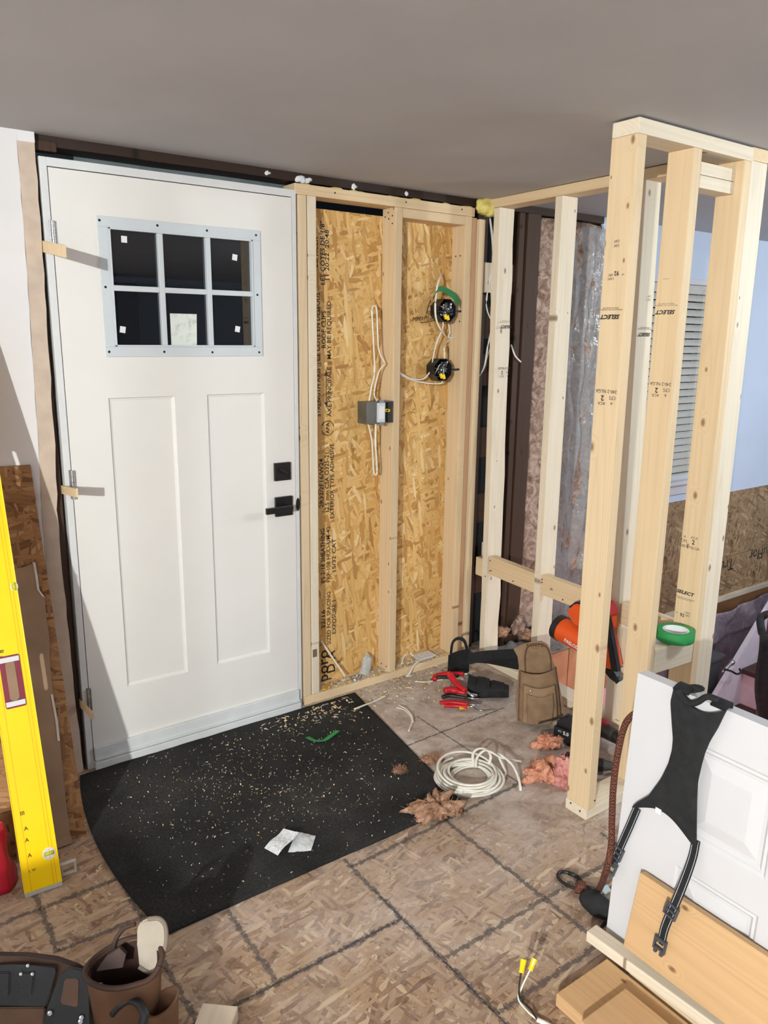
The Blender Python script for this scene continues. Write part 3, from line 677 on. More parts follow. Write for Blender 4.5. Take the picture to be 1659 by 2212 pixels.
for k, (p, q) in enumerate((((xa, za), (xb, za)), ((xb, za), (xb, zb)), ((xb, zb), (xa, zb)), ((xa, zb), (xa, za)))):
    quad([(p[0], 0, p[1]), (q[0], 0, q[1]), (q[0], YB_, q[1]), (p[0], YB_, p[1])])
bmesh.ops.remove_doubles(bm, verts=bm.verts[:], dist=1e-5)
slab = obj('slab', bm, m_white, dr)
# window lite
lf = bmesh.new(); A0, A1, B0, B1 = .1602, .7367, 1.4742, 1.9184; w = .033; t = .007
for (x0, x1, z0, z1) in ((A0, A1, B0, B0+w), (A0, A1, B1-w, B1), (A0, A0+w, B0+w, B1-w), (A1-w, A1, B0+w, B1-w)): add_box(lf, x0, x1, -t, .0, z0, z1, .0012)
lfo = obj('window_surround', lf, m_grey, dr)
ib = bmesh.new()
for (x0, x1, z0, z1) in ((A0+w, A1-w, B0+w, B0+w+.006), (A0+w, A1-w, B1-w-.006, B1-w), (A0+w, A0+w+.006, B0+w, B1-w), (A1-w-.006, A1-w, B0+w, B1-w)): add_box(ib, x0, x1, -t-.004, .012, z0, z1, .001)
obj('glazing_bead', ib, m_grey, dr)
gx = [A0+w, A0+w+(A1-A0-2*w)/3, A0+w+(A1-A0-2*w)*2/3, A1-w]; gz = [B0+w, (B0+B1)/2, B1-w]
for k in (1, 2): box('muntin', gx[k]-.009, gx[k]+.009, -t-.003, .012, B0+w+.006, B1-w-.006, m_grey, dr, .002)
for k in range(3):
    a = gx[k]+(.009 if k else .006); b = gx[k+1]-(.009 if k < 2 else .006)
    box('muntin', a, b, -t-.003, .012, gz[1]-.009, gz[1]+.009, m_grey, dr, .002)
g = NT('dark_window_glass', .015, 0, .7); g.col((.006, .007, .009, 1)); g.b.inputs['Coat Weight'].default_value = .6; g.b.inputs['Coat Roughness'].default_value = .01
panes = []
for i in range(3):
    for j in range(2): panes.append(box('pane', gx[i], gx[i+1], .006, .010, gz[j], gz[j+1], g.m, dr))
for (px, py) in ((268, 517), (507, 556), (265, 712), (513, 711)):
    c = FY(px, py, .006); h = .0095; an = R.uniform(-.2, .2)
    pts = [(c.x+h*(math.cos(an)*a-math.sin(an)*b*1.1), .0052, c.z+h*(math.sin(an)*a+math.cos(an)*b*1.1)) for a, b in ((-1, -1), (1, -1), (1, 1), (-1, 1))]
    plate('sticker', pts, (0, .0006, 0), m_paper, panes[0])
pa, pb = FY(367, 677, .005), FY(425, 749, .005)
def note(u, v): return (pa.x+u*(pb.x-pa.x)+.004*v*u, .0048-.0015*u, pb.z+v*(pa.z-pb.z))
nm = NT('note_paper', .8); v = nm.coord(); nm.col(nm.ramp(nm.noise(v, 30, 5, .7), [(.5, srgb(214, 218, 210)), (.72, srgb(160, 162, 158))])); sheet('paper_note', note, 6, 8, .0004, nm.m, panes[2])
SCR = [(214.6, 475.5), (340, 487), (447, 498), (553, 508), (228, 620), (556, 637), (236, 760), (355, 760), (459, 761), (560, 761)]
for (px, py) in SCR:
    c = FY(px, py, -.007); bm = bmesh.new(); m = Matrix.Translation((c.x, -.0072, c.z)) @ Matrix.Rotation(math.pi/2, 4, 'X'); add_lathe(bm, [(0, 0), (.0042, 0), (.0046, -.001)], m, seg=10); obj('screw_hole', bm, m_black, lfo)
# sweep and sill
box('sweep', xa, xb, -.014, .0, .036, .084, m_sweep, dr, .003); box('sweep_lip', xa, xb, -.020, -.0141, .034, .042, m_sweep, dr, .001)
box('sill', .022, DW-.017, -.024, .12, .0, .031, m_sweep, dr, .003)
# lock set
a, b = FY(593, 1001, -.01), FY(628, 1036, -.01); db = box('deadbolt', a.x, b.x, -.013, 0, b.z, a.z, m_black, dr, .002); cxm = (a.x+b.x)/2; czm = (a.z+b.z)/2
bm = bmesh.new(); add_box(bm, -.022, .022, -.009, 0, -.005, .005, .002); xf(bm, Matrix.Translation((cxm, -.014, czm)) @ Matrix.Rotation(.5, 4, 'Y')); obj('thumb_turn', bm, m_black, db)
a, b = FY(595, 1075, -.01), FY(632, 1112, -.01); lv = box('lever_rose', a.x, b.x, -.013, 0, b.z, a.z, m_black, dr, .002); rz = (a.z+b.z)/2; rx = (a.x+b.x)/2
bm = bmesh.new(); add_lathe(bm, [(0, 0), (.011, 0), (.011, .04), (0, .04)], Matrix.Translation((rx+.008, -.013, rz)) @ Matrix.Rotation(math.pi/2, 4, 'X'), seg=16); obj('lever_neck', bm, m_black, lv)
c = FY(575, 1106, -.055); d_ = FY(632, 1092, -.055); box('lever', c.x, d_.x, -.062, -.048, rz-.013, rz+.011, m_black, lv, .002)
c = FY(646, 1089, 0); bm = bmesh.new(); add_lathe(bm, [(0, 0), (.0085, 0), (.0085, .0015), (0, .0015)], Matrix.Translation((c.x-.006, -.0005, c.z)) @ Matrix.Rotation(math.pi/2, 4, 'X') @ Matrix.Diagonal((1, 3.1, 1, 1)), seg=20); obj('strike_lip', bm, m_black, dr)
# hinges
for (y0, y1, px) in ((476, 528, 116), (1015, 1078, 160), (1487, 1535, 193)):
    z1 = FY(px, y0, -.006).z; z0 = FY(px, y1, -.006).z; hg = box('hinge_leaf', .014, .0235, -.0015, .0, z0, z1, m_steel, dr)
    for k in range(5):
        bm = bmesh.new(); h = (z1-z0)/5; add_lathe(bm, [(0, 0), (.0065, 0), (.0065, h*.94), (0, h*.94)], Matrix.Translation((.0235, -.0075, z0+k*h)), seg=10); obj('knuckle', bm, m_steel, hg, smooth='auto')
# shims sticking out of the hinge side gap
def shim(b, t, h, lab):
    x = -.004; B_ = FX(b[0], b[1], x); T_ = FX(t[0], t[1], x); B_.y = max(B_.y, .0); d_ = (T_-B_).normalized(); B_ = B_-d_*.03
    bm = bmesh.new(); add_poly(bm, [(x-.005, B_.y, B_.z-h/2), (x-.005, B_.y, B_.z+h/2), (x-.003, T_.y, T_.z+h/2), (x-.003, T_.y, T_.z-h/2)], (.007, 0, 0)); o = obj('wood_shim', bm, m_pine); tag(o, lab, 'shim', 'shims in the door gap')
shim((93, 532), (140, 543), .034, 'flat pine shim stuck in the gap beside the top hinge')
shim((138, 1058), (166, 1065), .028, 'flat pine shim stuck in the gap beside the middle hinge')
shim((180, 1526), (200, 1547), .026, 'short pine shim stuck in the gap beside the bottom hinge')
# ================================================================= electrical boxes and cables
def cable(lab, pts, r=.0045, flat=.62, group='white cables at the electrical boxes', mat=None, up=(0, 0, 1)):
    o = tube('electrical_cable', pts, r, mat or m_cable, None, flat=flat, up=up, seg=8); return tag(o, lab, 'cable', group)
def z7(x, y, f=FY, v=.0): return f(780+x*.226, 560+y*.226, v)
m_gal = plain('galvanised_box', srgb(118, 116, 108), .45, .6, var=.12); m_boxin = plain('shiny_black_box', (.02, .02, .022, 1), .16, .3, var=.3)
m_foil = plain('foil_sheen', srgb(150, 152, 156), .22, .9, var=.5, nscale=40, bump=.9, bscale=90)
def octbox(cx, cz, lab, w_=.047):
    y0 = -.004; y1 = .050
    root = thing('octagon_box', (cx, .02, cz-w_), lab, 'electrical box', 'octagon electrical boxes')
    bm = bmesh.new(); n = 8; oc = []
    ang = [math.radians(22.5+45*k) for k in range(8)]
    def ring(r, y): return [bm.verts.new((cx+r*math.cos(a_)*1.04, y, cz+r*math.sin(a_))) for a_ in ang]
    o0, o1, i0, i1 = ring(w_*1.12, y0), ring(w_*1.12, y1), ring(w_*1.04, y0), ring(w_*1.0, y1-.003)
    for k in range(8):
        q = (k+1) % 8
        for A_, B_ in ((o0, o1), (i0, i1), (o0, i0)): bm.faces.new((A_[k], A_[q], B_[q], B_[k]))
    bm.faces.new(o1); bm.faces.new(i1); obj('shell', bm, m_boxin, root)
    # crumpled wires inside with two yellow connectors
    sd = random.Random(int(cx*1000+cz*77))
    for k in range(4):
        pts = [(cx+sd.uniform(-.028, .028), .02+sd.uniform(-.012, .02), cz+sd.uniform(-.03, .03)) for _ in range(6)]
        tube('wire', pts, .0016, [m_steel, m_cable, m_blackp, m_steel][k], root, seg=6)
    def foil(u, v):
        x = cx-.006+.038*u; z = cz-.012+.046*v; return (x, .012-.02*abs(noise.noise((x*60, z*60, cz))), z)
    sheet('inner_wrap', foil, 10, 10, .0005, m_foil, root)
    for k in (0, 1):
        bm = bmesh.new(); add_box(bm, -.006, .006, -.005, .005, -.011, .011, .002); xf(bm, Matrix.Translation((cx-.006+k*.014, .0, cz-.026-k*.004)) @ Matrix.Rotation(-.45+k*.1, 4, 'Y')); obj('wire_connector', bm, m_yellow, root)
    box('bracket', cx+w_*1.05, 1.7245, .01, .03, cz-.004, cz+.004, m_boxin, root)
    return root
c1 = FY(966, 671, -.004); octbox(c1.x, c1.z, 'black octagon box under the dark green tape flag, on a pine stud')
c2 = FY(957, 799, -.004); octbox(c2.x, c2.z, 'black octagon box below the taped one, cable drooping to it')
# two gang box with switch
g0, g1 = FY(790, 869, -.006), FY(847, 913, -.006)
sw_ = thing('switch_box', ((g0.x+g1.x)/2, .02, g1.z), 'grey metal two gang box with a white switch on a stud', 'switch')
gx0, gx1, gz0, gz1 = g0.x, 1.3465, g1.z, g0.z
bm = bmesh.new(); add_box(bm, gx0, gx1, .050, .054, gz0, gz1); add_box(bm, gx0, gx0+.003, -.006, .05, gz0, gz1); add_box(bm, gx1-.003, gx1, -.006, .05, gz0, gz1); add_box(bm, gx0+.003, gx1-.003, -.006, .05, gz0, gz0+.003); add_box(bm, gx0+.003, gx1-.003, -.006, .05, gz1-.003, gz1)
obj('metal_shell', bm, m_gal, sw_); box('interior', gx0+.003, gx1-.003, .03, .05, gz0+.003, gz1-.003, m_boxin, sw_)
W_ = gx1-gx0
box('cover_plate', gx0, gx0+W_*.36, -.009, -.006, gz0, gz1, m_gal, sw_, .001)
sb = box('switch_body', gx0+W_*.40, gx0+W_*.68, -.012, .03, gz0+.004, gz1-.004, m_white2, sw_, .003)
box('toggle_paddle', gx0+W_*.44, gx0+W_*.64, -.016, -.012, gz0+.018, gz1-.018, m_paper, sb, .002)
for zz in (gz0-.008, gz1-.006):
    bm = bmesh.new(); xm = gx0+W_*.54; add_poly(bm, [(xm-.014, -.013, zz+.0), (xm+.014, -.013, zz+.0), (xm+.010, -.013, zz+.014), (xm-.010, -.013, zz+.014)], (0, .002, 0)); obj('mounting_ear', bm, m_steel, sb)
for k, zz in enumerate((.0, .012)):
    bm = bmesh.new(); add_box(bm, -.011, .011, -.005, .005, -.006, .006, .002); xf(bm, Matrix.Translation((gx0+W_*.80+.008*k, .008, (gz0+gz1)/2+.006)) @ Matrix.Rotation(.15, 4, 'Y')); obj('wire_connector', bm, m_yellow, sw_)
XC = 1.338
def c7(L, f, v): return [z7(x, y, f, v) for x, y in L]
cable('white cable looping up the middle stud above the switch box', c7([(75, 1355), (100, 1210), (128, 1080), (118, 800), (104, 520), (112, 452), (135, 448), (150, 500), (158, 700), (172, 880), (228, 1000)], FY, .012))
cable('white cable from the staple down into the switch box', c7([(230, 1003), (205, 1022), (170, 1075), (140, 1180), (125, 1290), (150, 1358)], FY, .02))
cable('white cable hanging in a long loop below the switch box', c7([(64, 1565), (100, 1720), (112, 1900), (122, 2040), (145, 2058), (152, 1990), (138, 1780), (140, 1565)], FY, .012))
cable('white cable arching over the upper octagon box', [z7(800, 155, FX, 1.715), z7(785, 125, FX, 1.700), z7(745, 190, FY, -.02), z7(718, 320, FY, -.022), z7(708, 480, FY, -.022), z7(722, 590, FY, -.015), z7(765, 680, FY, .0), z7(830, 755, FX, 1.716), z7(870, 748, FX, 1.724)])
cable('white cable sagging from the upper box toward the middle stud', [z7(782, 590, FY, .012), z7(778, 660, FY, .012), z7(720, 800, FY, .02), z7(690, 930, FY, .025), z7(665, 1060, FY, .03), z7(590, 1145, FY, .03), z7(470, 1138, FY, .03), z7(345, 1068, FY, .03)])
cable('white cable sagging from the lower box toward the middle stud', [z7(782, 1160, FY, .012), z7(755, 1188, FY, .012), z7(640, 1186, FY, .02), z7(500, 1158, FY, .026), z7(400, 1115, FY, .026), z7(345, 1072, FY, .024)])
cable('white cable down the stud between the two octagon boxes', [z7(835, 610, FX, 1.712), z7(850, 690, FX, 1.712), z7(835, 745, FX, 1.716), z7(880, 752, FX, 1.722)])
cable('short white cable entering the lower octagon box from above', [z7(878, 765, FX, 1.720), z7(820, 790, FX, 1.712), z7(795, 850, FY, .01), z7(797, 955, FY, .01)])
def gt(u, v):
    L = smooth_path([z7(690, 385, FY, -.012), z7(715, 320, FY, -.028), z7(760, 280, FY, -.03), z7(830, 310, FY, -.03), z7(880, 350, FY, -.03), z7(930, 425, FY, -.03)], 4)
    k = u*(len(L)-1); i = min(int(k), len(L)-2); p = L[i].lerp(L[i+1], k-i); return p+Vector((.008*(v-.5)*(1.4 if u < .3 else .6), .004*math.sin(u*5), .030*(v-.5)*(.5+u*.6)))
tag(sheet('tape_flag', gt, 20, 3, .0004, m_greend), 'dark green tape flag wrapped on cable above the octagon box', 'tape')
tube('loose_wire', [z7(665, 395, FY, -.01), z7(640, 460, FY, .01), z7(628, 520, FY, .03)], .002, m_blackp, None); tag(bpy.data.objects['loose_wire'], 'short loose black wire poking from the green tape flag', 'wire')
# ================================================================= floor mat and litter near the door
mm = NT('black_entry_mat', .95, 0, .2); v = mm.coord(); a = mm.noise(v, 2.4, 4, .6); b = mm.noise(v, 120, 4, .8); s = mm.noise(v, 420, 2, .6)
base = mm.ramp(mm.math('ADD', mm.math('MULTIPLY', a, .55), mm.math('MULTIPLY', b, .5)), [(.40, (.010, .010, .010, 1)), (.56, (.032, .030, .028, 1)), (.72, (.085, .078, .07, 1))])
mm.col(mm.mix(mm.ramp(s, [(.66, (0, 0, 0, 1)), (.72, (.6, .6, .6, 1))]), base, srgb(120, 112, 100))); mm.bump(mm.noise(v, 260, 4, .8), .9, .004)
MC = [Vector((-.036, -.03, 0)), Vector((1.139, -.03, 0)), Vector((.989, -.931, 0)), Vector((-.046, -.932, 0))]
def matf(u, v):
    e = MC[0].lerp(MC[1], u); n_ = MC[3].lerp(MC[2], u); p = n_.lerp(e, v)
    p.x -= .055*math.sin(math.pi*v)**.8*(1-u)**4; p.y += .004*noise.noise(p*6)*(1 if 0 < v < 1 else .6)
    p.z = .0075+.0012*noise.noise(p*25); return p
tag(sheet('entry_mat', matf, 90, 70, .0068, mm.m, smooth=True), 'black fibre entry mat strewn with shavings in front of the door', 'mat')
# green tape strip on the mat
def strip(pts, wz):
    L = smooth_path(pts, 6)
    def f(u, v):
        k = u*(len(L)-1); i = min(int(k), len(L)-2); p = L[i].lerp(L[i+1], k-i); t = (L[i+1]-L[i]).normalized(); s_ = t.cross(Vector((0, 0, 1))).normalized(); return p+s_*(v-.5)*wz+Vector((0, 0, .006*(v-.5)))
    return f
tag(sheet('tape_strip', strip([FZ(664, 1592, .014), FZ(680, 1600, .011), FZ(700, 1599, .011), FZ(714, 1590, .013), FZ(730, 1578, .02)], .024), 22, 3, .0004, m_green), 'curled strip of green tape lying on the black mat', 'tape')
# leaflet and plastic pouch
def leaf(u, v):
    a, b, c, d = FZ(571, 1832, .009), FZ(600, 1848, .009), FZ(645, 1800, .03), FZ(612, 1789, .026)
    p = a.lerp(b, u).lerp(d.lerp(c, u), v); p.z += .004*math.sin(v*6)+.004*u*v; return p
lfm = NT('printed_leaflet', .8); vv = lfm.n('ShaderNodeTexCoord').outputs['Object']
lfm.col(lfm.ramp(lfm.noise(lfm.coord(scale=(30, 190, 1), rot=(0, 0, .75)), 3.0, 2), [(.45, srgb(232, 232, 232)), (.62, srgb(168, 168, 168))]))
tag(sheet('leaflet', leaf, 10, 14, .0003, lfm.m), 'folded white printed leaflet lying on the black mat', 'paper')
def pch(u, v):
    a, b, c, d = FZ(622, 1842, .0085), FZ(672, 1838, .009), FZ(682, 1806, .014), FZ(640, 1796, .012)
    p = a.lerp(b, u).lerp(d.lerp(c, u), v); p.z += .007*math.sin(math.pi*v)*math.sin(math.pi*u)+.004*abs(noise.noise(p*70)); return p
tag(sheet('plastic_pouch', pch, 18, 14, .0003, plastic_mat('milky_pouch', srgb(228, 230, 230), .8)), 'small milky plastic pouch beside the leaflet on the mat', 'pouch')
# shavings: nobody could count them
def shavings(name, spots, lab, mats, seed):
    rr = random.Random(seed); bm = bmesh.new()
    for (cx, cy, sx, sy, n, zf, big) in spots:
        for _ in range(n):
            x, y = rr.gauss(cx, sx), rr.gauss(cy, sy); z = zf(x, y)
            if z is None: continue
            l = rr.uniform(.004, .012)*big; w = rr.uniform(.0012, .004)*big; an = rr.uniform(0, math.pi); t = rr.uniform(-.5, .5)
            d = Vector((math.cos(an), math.sin(an), 0)); s_ = Vector((-d.y, d.x, t)).normalized(); k = rr.uniform(0, .004)
            c = Vector((x, y, z+.001)); P_ = [c-d*l-s_*w, c-d*l+s_*w, c+s_*w+Vector((0, 0, k)), c-s_*w+Vector((0, 0, k)), c+d*l+s_*w*.6, c+d*l-s_*w*.6]
            for p in P_: p.z = max(p.z, z+.0005)
            V = [bm.verts.new(p) for p in P_]; mi = rr.randrange(len(mats))
            for f in ((0, 1, 2, 3), (3, 2, 4, 5)): bm.faces.new([V[i] for i in f]).material_index = mi
    o = obj(name, bm, mats); tag(o, lab, 'wood shavings', kind='stuff')
m_ch = [plain('shaving_pale', srgb(236, 214, 172), .8), plain('shaving_tan', srgb(206, 172, 124), .8), plain('shaving_grey', srgb(190, 182, 172), .8)]
def zmat(x, y): return .0086 if (-.02 < x < 1.1+.16*(y) and -.92 < y < -.05) else None
def zfl(x, y):
    if y > -.004: return .0385 if (.99 < x < 1.72 and y < .08) else None
    if zmat(x, y) is not None: return .0086
    return .0008 if x < 1.83 else None
shavings('wood_shavings', [(.45, -.45, .32, .28, 800, zmat, .30), (.55, -.4, .3, .25, 420, zmat, .45), (.85, -.12, .16, .05, 110, zmat, .75), (.6, -.5, .25, .2, 40, zmat, .7)], 'pale wood shavings scattered over the black mat', m_ch, 3)
shavings('sawdust_shavings', [(1.25, -.06, .25, .06, 420, zfl, 1.0), (1.5, .035, .16, .03, 420, zfl, 1.1), (1.15, .04, .1, .025, 160, zfl, 1.0), (1.35, -.17, .22, .06, 160, zfl, 1.0)], 'pale sawdust and shavings along the bottom plate', m_ch, 5)
# ---- things on the bottom plate
tag(lumber('wood_stick', FY(693, 1384, .083), FY(744, 1462, .04)+Vector((0, 0, .004)), (0, 1, 0), .012, .007, m_pinew, None, bev=.0005), 'thin wooden stick leaning inside the first stud bay', 'stick')
def bag(u, v):
    c = FY(787, 1450, .045); an = u*2*math.pi; r = .030*(1-.25*v+.12*math.sin(an*3+v*4)); z = .0395+v*.085
    return (c.x+.015*v+r*math.cos(an)*(1 if v < .98 else .5), .045+r*.7*math.sin(an), z+.01*math.sin(an*2))
m_clear = plastic_mat('clear_crumpled_bag', srgb(220, 222, 220), .5, .1)
tag(sheet('crumpled_bag', bag, 20, 12, .0004, m_clear, smooth=True), 'crumpled clear plastic bag on the bottom plate', 'bag')
c = FY(768, 1468, .03); bm = bmesh.new()
for k in range(4): add_tube(bm, [(c.x+(.024+.001*k)*math.cos(t*.35), .028+(.022)*math.sin(t*.35), .0405+.0022*k+.001*math.sin(t)) for t in range(19)], .0011, seg=5, smooth=False)
tag(obj('wire_ring', bm, m_steel, smooth=True), 'small ring of grey wire on the bottom plate', 'wire')
a = FY(702, 1499, -.0); b = FY(713, 1480, .045)
pk = tag(lumber('pencil', (a.x, .006, .043), (b.x, .05, .043), (1, 0, 0), .012, .008, plain('yellow_pencil', srgb(216, 160, 20), .5), None, bev=.001), 'flat yellow pencil lying on the bottom plate', 'pencil')
for k, (px, py) in enumerate(((716, 1462), (722, 1470), (709, 1470))):
    c = FY(px, py, .04); d = Vector((math.cos(k*1.3+.3), math.sin(k*1.3+.3), 0)); bm = bmesh.new(); p0 = Vector((c.x, .045, .0405))-d*.02
    add_tube(bm, [p0, p0+d*.045], .0014, seg=6, smooth=False); add_tube(bm, [p0, p0+d*.0012], .0036, seg=8, smooth=False); tag(obj('nail', bm, m_steel), ('loose steel nail lying next to the flat yellow pencil', 'loose steel nail pointing at the wire ring on the bottom plate', 'loose steel nail at the foot of the leaning wooden stick')[k], 'nail', 'nails on the bottom plate')
# outlet with a cable lying on the sawdust
o_ = thing('outlet_strip', FY(915, 1415, .04), 'white double outlet plate with cable lying on the sawdust', 'outlet')
a, b, c, d = FZ(890, 1414, .05), FZ(905, 1426, .048), FZ(942, 1414, .052), FZ(925, 1404, .055)
bm = bmesh.new(); add_poly(bm, [a, b, c, d], (0, 0, -.008)); bmesh.ops.bevel(bm, geom=bm.edges[:], offset=.0015, segments=1, affect='EDGES'); op = obj('plate', bm, m_white2, o_)
for k in (.35, .68):
    e = a.lerp(d, k).lerp(b.lerp(c, k), .5)+Vector((0, 0, .0005)); bm = bmesh.new(); add_lathe(bm, [(0, .0012), (.012, .0012), (.013, 0)], Matrix.Translation(e), seg=16); so = obj('socket', bm, m_cable, op)
    for q in (-.004, .004): box('slot', e.x-.0045, e.x+.0045, e.y+q-.001, e.y+q+.001, e.z+.001, e.z+.0016, m_black, op)
tube('cord', [a.lerp(b, .2)+Vector((0, 0, -.002)), FZ(884, 1410, .055), FZ(872, 1418, .055), FZ(868, 1434, .044)], .005, m_cable, o_, flat=.6)
tube('cord', [b+Vector((0, 0, -.002)), FZ(893, 1438, .04), FZ(884, 1455, .02), FZ(878, 1461, .006), FZ(888, 1459, .005)], .005, m_cable, o_, flat=.6)
# cut cable ends
def scrap(pts, lab, r=.005): tag(tube('cable_scrap', pts, r, m_cable, None, flat=.6), lab, 'cable', 'cut cable ends on the floor')
scrap([FZ(765, 1532, .0135), FZ(785, 1524, .0135), FZ(808, 1515, .008), FZ(832, 1503, .006)], 'straight white cable offcut across the mat edge')
scrap([FZ(857, 1528, .005), FZ(872, 1533, .005), FZ(886, 1545, .005), FZ(890, 1560, .005), FZ(883, 1579, .005)], 'bent white cable offcut on the dusty floor', .004)
scrap([FZ(862, 1524, .013), FZ(876, 1531, .013), FZ(889, 1545, .013), FZ(892.5, 1560, .012)], 'second strand of the bent cable offcut on the dusty floor', .0035)
scrap([FZ(896, 1472, .005), FZ(920, 1473, .005), FZ(940, 1470, .005), FZ(957, 1468, .005)], 'white cable offcut flagged with a bit of green tape beside the black pouch', .0042)
tag(box('tape_bit', FZ(925, 1470).x, FZ(935, 1470).x, FZ(930, 1472).y-.01, FZ(930, 1472).y+.006, .0085, .0095, m_green), 'bit of green tape on the cable offcut', 'tape')
# ---- coil of white cable
cc = Vector((1.098, -.835, 0)); rr = random.Random(11); pts = []; N = 15
for k in range(N*26):
    t = k/26; turn = int(t); an = t*2*math.pi+.6; f = turn/N
    rad = .128-.045*((turn*5) % 7)/6-.006*rr.random(); h = .006+.050*f*(.55+.45*math.sin(an*.5+turn))+.002*math.sin(turn)
    pts.append(Vector((cc.x+rad*math.cos(an)+.008*math.sin(turn*1.9), cc.y+rad*math.sin(an)+.008*math.cos(turn*2.3), h)))
sm = []
for k in range(len(pts)):
    w_ = pts[max(0, k-5):k+6]; sm.append(sum(w_, Vector())/len(w_))
c0 = cc+Vector((0, 0, 0)); sm = [Vector((c0.x+(p.x-c0.x)*1.25, c0.y+(p.y-c0.y)*1.25, p.z)) for p in sm]
root = thing('cable_coil', cc, 'coil of white electrical cable on the floor by the mat corner', 'cable coil')
tube('windings', sm[::2]+[FZ(1075, 1628, .06), FZ(1105, 1650, .05), FZ(1120, 1680, .025), FZ(1125, 1708, .006)], .0052, m_cable, root, n=3, seg=7, flat=.75)
tube('tie_wrap', [FZ(1023, 1656, .03), FZ(1022, 1628, .06), FZ(1035, 1617, .075), FZ(1052, 1620, .07), FZ(1060, 1634, .06), FZ(1056, 1650, .04)], .0055, m_cable, root, flat=.6)
tube('tie_wrap', [FZ(1028, 1658, .03), FZ(1030, 1638, .05), FZ(1045, 1622, .07), FZ(1060, 1624, .075), FZ(1085, 1637, .055), FZ(1127, 1645, .02)], .0055, m_cable, root, flat=.6)
# ---- tufts of insulation
def fluff(name, c1_, c2_, c3_):
    n = NT(name, .95, 0, .1); v = n.coord(); n.col(n.ramp(n.noise(v, 34, 5, .7, 1.5), [(.3, c1_), (.5, c2_), (.72, c3_)])); n.bump(n.noise(v, 150, 5, .75, 1.5), .9, .005); return n.m
m_orange = fluff('salmon_insulation', srgb(186, 108, 80), srgb(236, 164, 132), srgb(250, 204, 178)); m_tan = fluff('tan_insulation', srgb(124, 84, 62), srgb(186, 142, 114), srgb(220, 186, 158)); m_pk = fluff('pink_insulation_tuft', srgb(206, 124, 116), srgb(240, 166, 156), srgb(250, 204, 196))
for (px, py, s_, m, lab, sd, z0) in ((943, 1758, (.070, .045, .036), m_tan, 'tan insulation tuft at the mat corner', 1, .004), (936, 1645, (.03, .014, .016), m_tan, 'small tan insulation tuft beside the cable coil', 2, .001), (866, 1672, (.020, .012, .012), m_tan, 'small tan insulation scrap on the black mat', 3, .009),
        (1188, 1612, (.055, .028, .026), m_orange, 'salmon insulation tuft beside the cordless drill', 4, .001), (1168, 1682, (.055, .042, .04), m_orange, 'salmon insulation tuft between the coil and the end stud', 5, .001), (1217, 1697, (.035, .042, .055), m_pk, 'pink insulation tuft against the end stud', 6, .001)):
    c = FZ(px, py, 0); c.z = z0+s_[2]*.62
    tag(blob('insulation_tuft', c, s_, m, amp=.75, freq=30, seed=sd, sub=5, rot=-.5, base=z0, hair=500), lab, 'insulation', 'insulation tufts on the floor')
for (px, py, s_, m, lab, sd) in ((1120, 1345, (.04, .02, .045), m_ins, 'pinkish insulation wad at the foot of the old dark timbers', 11), (1080, 1360, (.05, .03, .022), m_tan, 'tan insulation wad between the partition studs at floor level', 12), (1150, 1365, (.06, .03, .03), m_tan, 'tan insulation wad below the brown batt', 13)):
    c = FY(px, py, -.05); c.z = max(.02, c.z-.01)
    tag(blob('insulation_wad', c, s_, m, amp=.7, freq=24, seed=sd, sub=4, base=.001, hair=300), lab, 'insulation', 'insulation wads behind the partition')
shavings('insulation_crumbs', [(2.15, -.1, .16, .06, 420, lambda x, y: .001 if (1.95 < x < 2.6 and -.2 < y < .0) else None, 1.6)], 'grey and tan insulation crumbs on the ledge behind the partition', [m_tan, m_ins, m_ch[2], m_pk], 9)
def crum(u, v): 
    x = 1.96+.75*u; y = -.20+.17*v; return (x, y, .008+.03*abs(noise.noise((x*14, y*14, 1)))*(.3+v))
sheet('debris_film', crum, 40, 14, .0005, m_poly, None, smooth=True); tag(bpy.data.objects['debris_film'], 'crumpled clear plastic film on the ledge behind the partition', 'plastic film')
# ================================================================= tool pouches by the partition
m_suede = plain('brown_suede', srgb(138, 110, 82), .95, var=.12, nscale=18, bump=.4, bscale=700); m_suede2 = plain('brown_suede_pocket', srgb(148, 119, 90), .95, var=.10, nscale=18, bump=.4, bscale=700)
# black pouch lying on its back, tools in it
bp = thing('black_tool_pouch', FZ(1050, 1520), 'black nylon tool pouch lying down, red handled tools sticking out', 'tool pouch')
o = FZ(1008, 1516); tip = FZ(1098, 1524); ax = (tip-o); ax.z = 0; L = ax.length; ax.normalize(); sd_ = Vector((-ax.y, ax.x, 0))
def pb(u, v):   # u around, v along
    an = u*2*math.pi; wd_ = .062-.034*v; ht = .038-.016*v
    c_ = o+ax*(L*v)+sd_*(.058+.01*v)+Vector((0, 0, .046-.012*v))
    e = 4; cx = math.copysign(abs(math.cos(an))**(2/e), math.cos(an)); sy = math.copysign(abs(math.sin(an))**(2/e), math.sin(an))
    return c_+sd_*(wd_*cx)+Vector((0, 0, ht*sy+.003*noise.noise((an*2, v*6, 0))))
sheet('pouch_body', pb, 28, 10, .003, m_cloth, bp, smooth='auto'); bm = bmesh.new(); add_poly(bm, [pb(k/28, 1) for k in range(28)], ax*-.003); obj('pouch_bottom', bm, m_cloth, bp)
for k in (.2, .55):
    sheet('outer_pocket', lambda u, v, k=k: pb(.06+u*.38, k+.03+v*.3)+Vector((0, 0, .006)), 10, 5, .002, m_cloth, bp)
bm = bmesh.new(); add_tube(bm, [FZ(1010, 1512, .01), FZ(1025, 1530, .004), FZ(1040, 1535, .004), FZ(1060, 1533, .004), FZ(1078, 1533, .004)], .0022, seg=6); obj('clip_chain', bm, m_steel, bp, smooth=True)
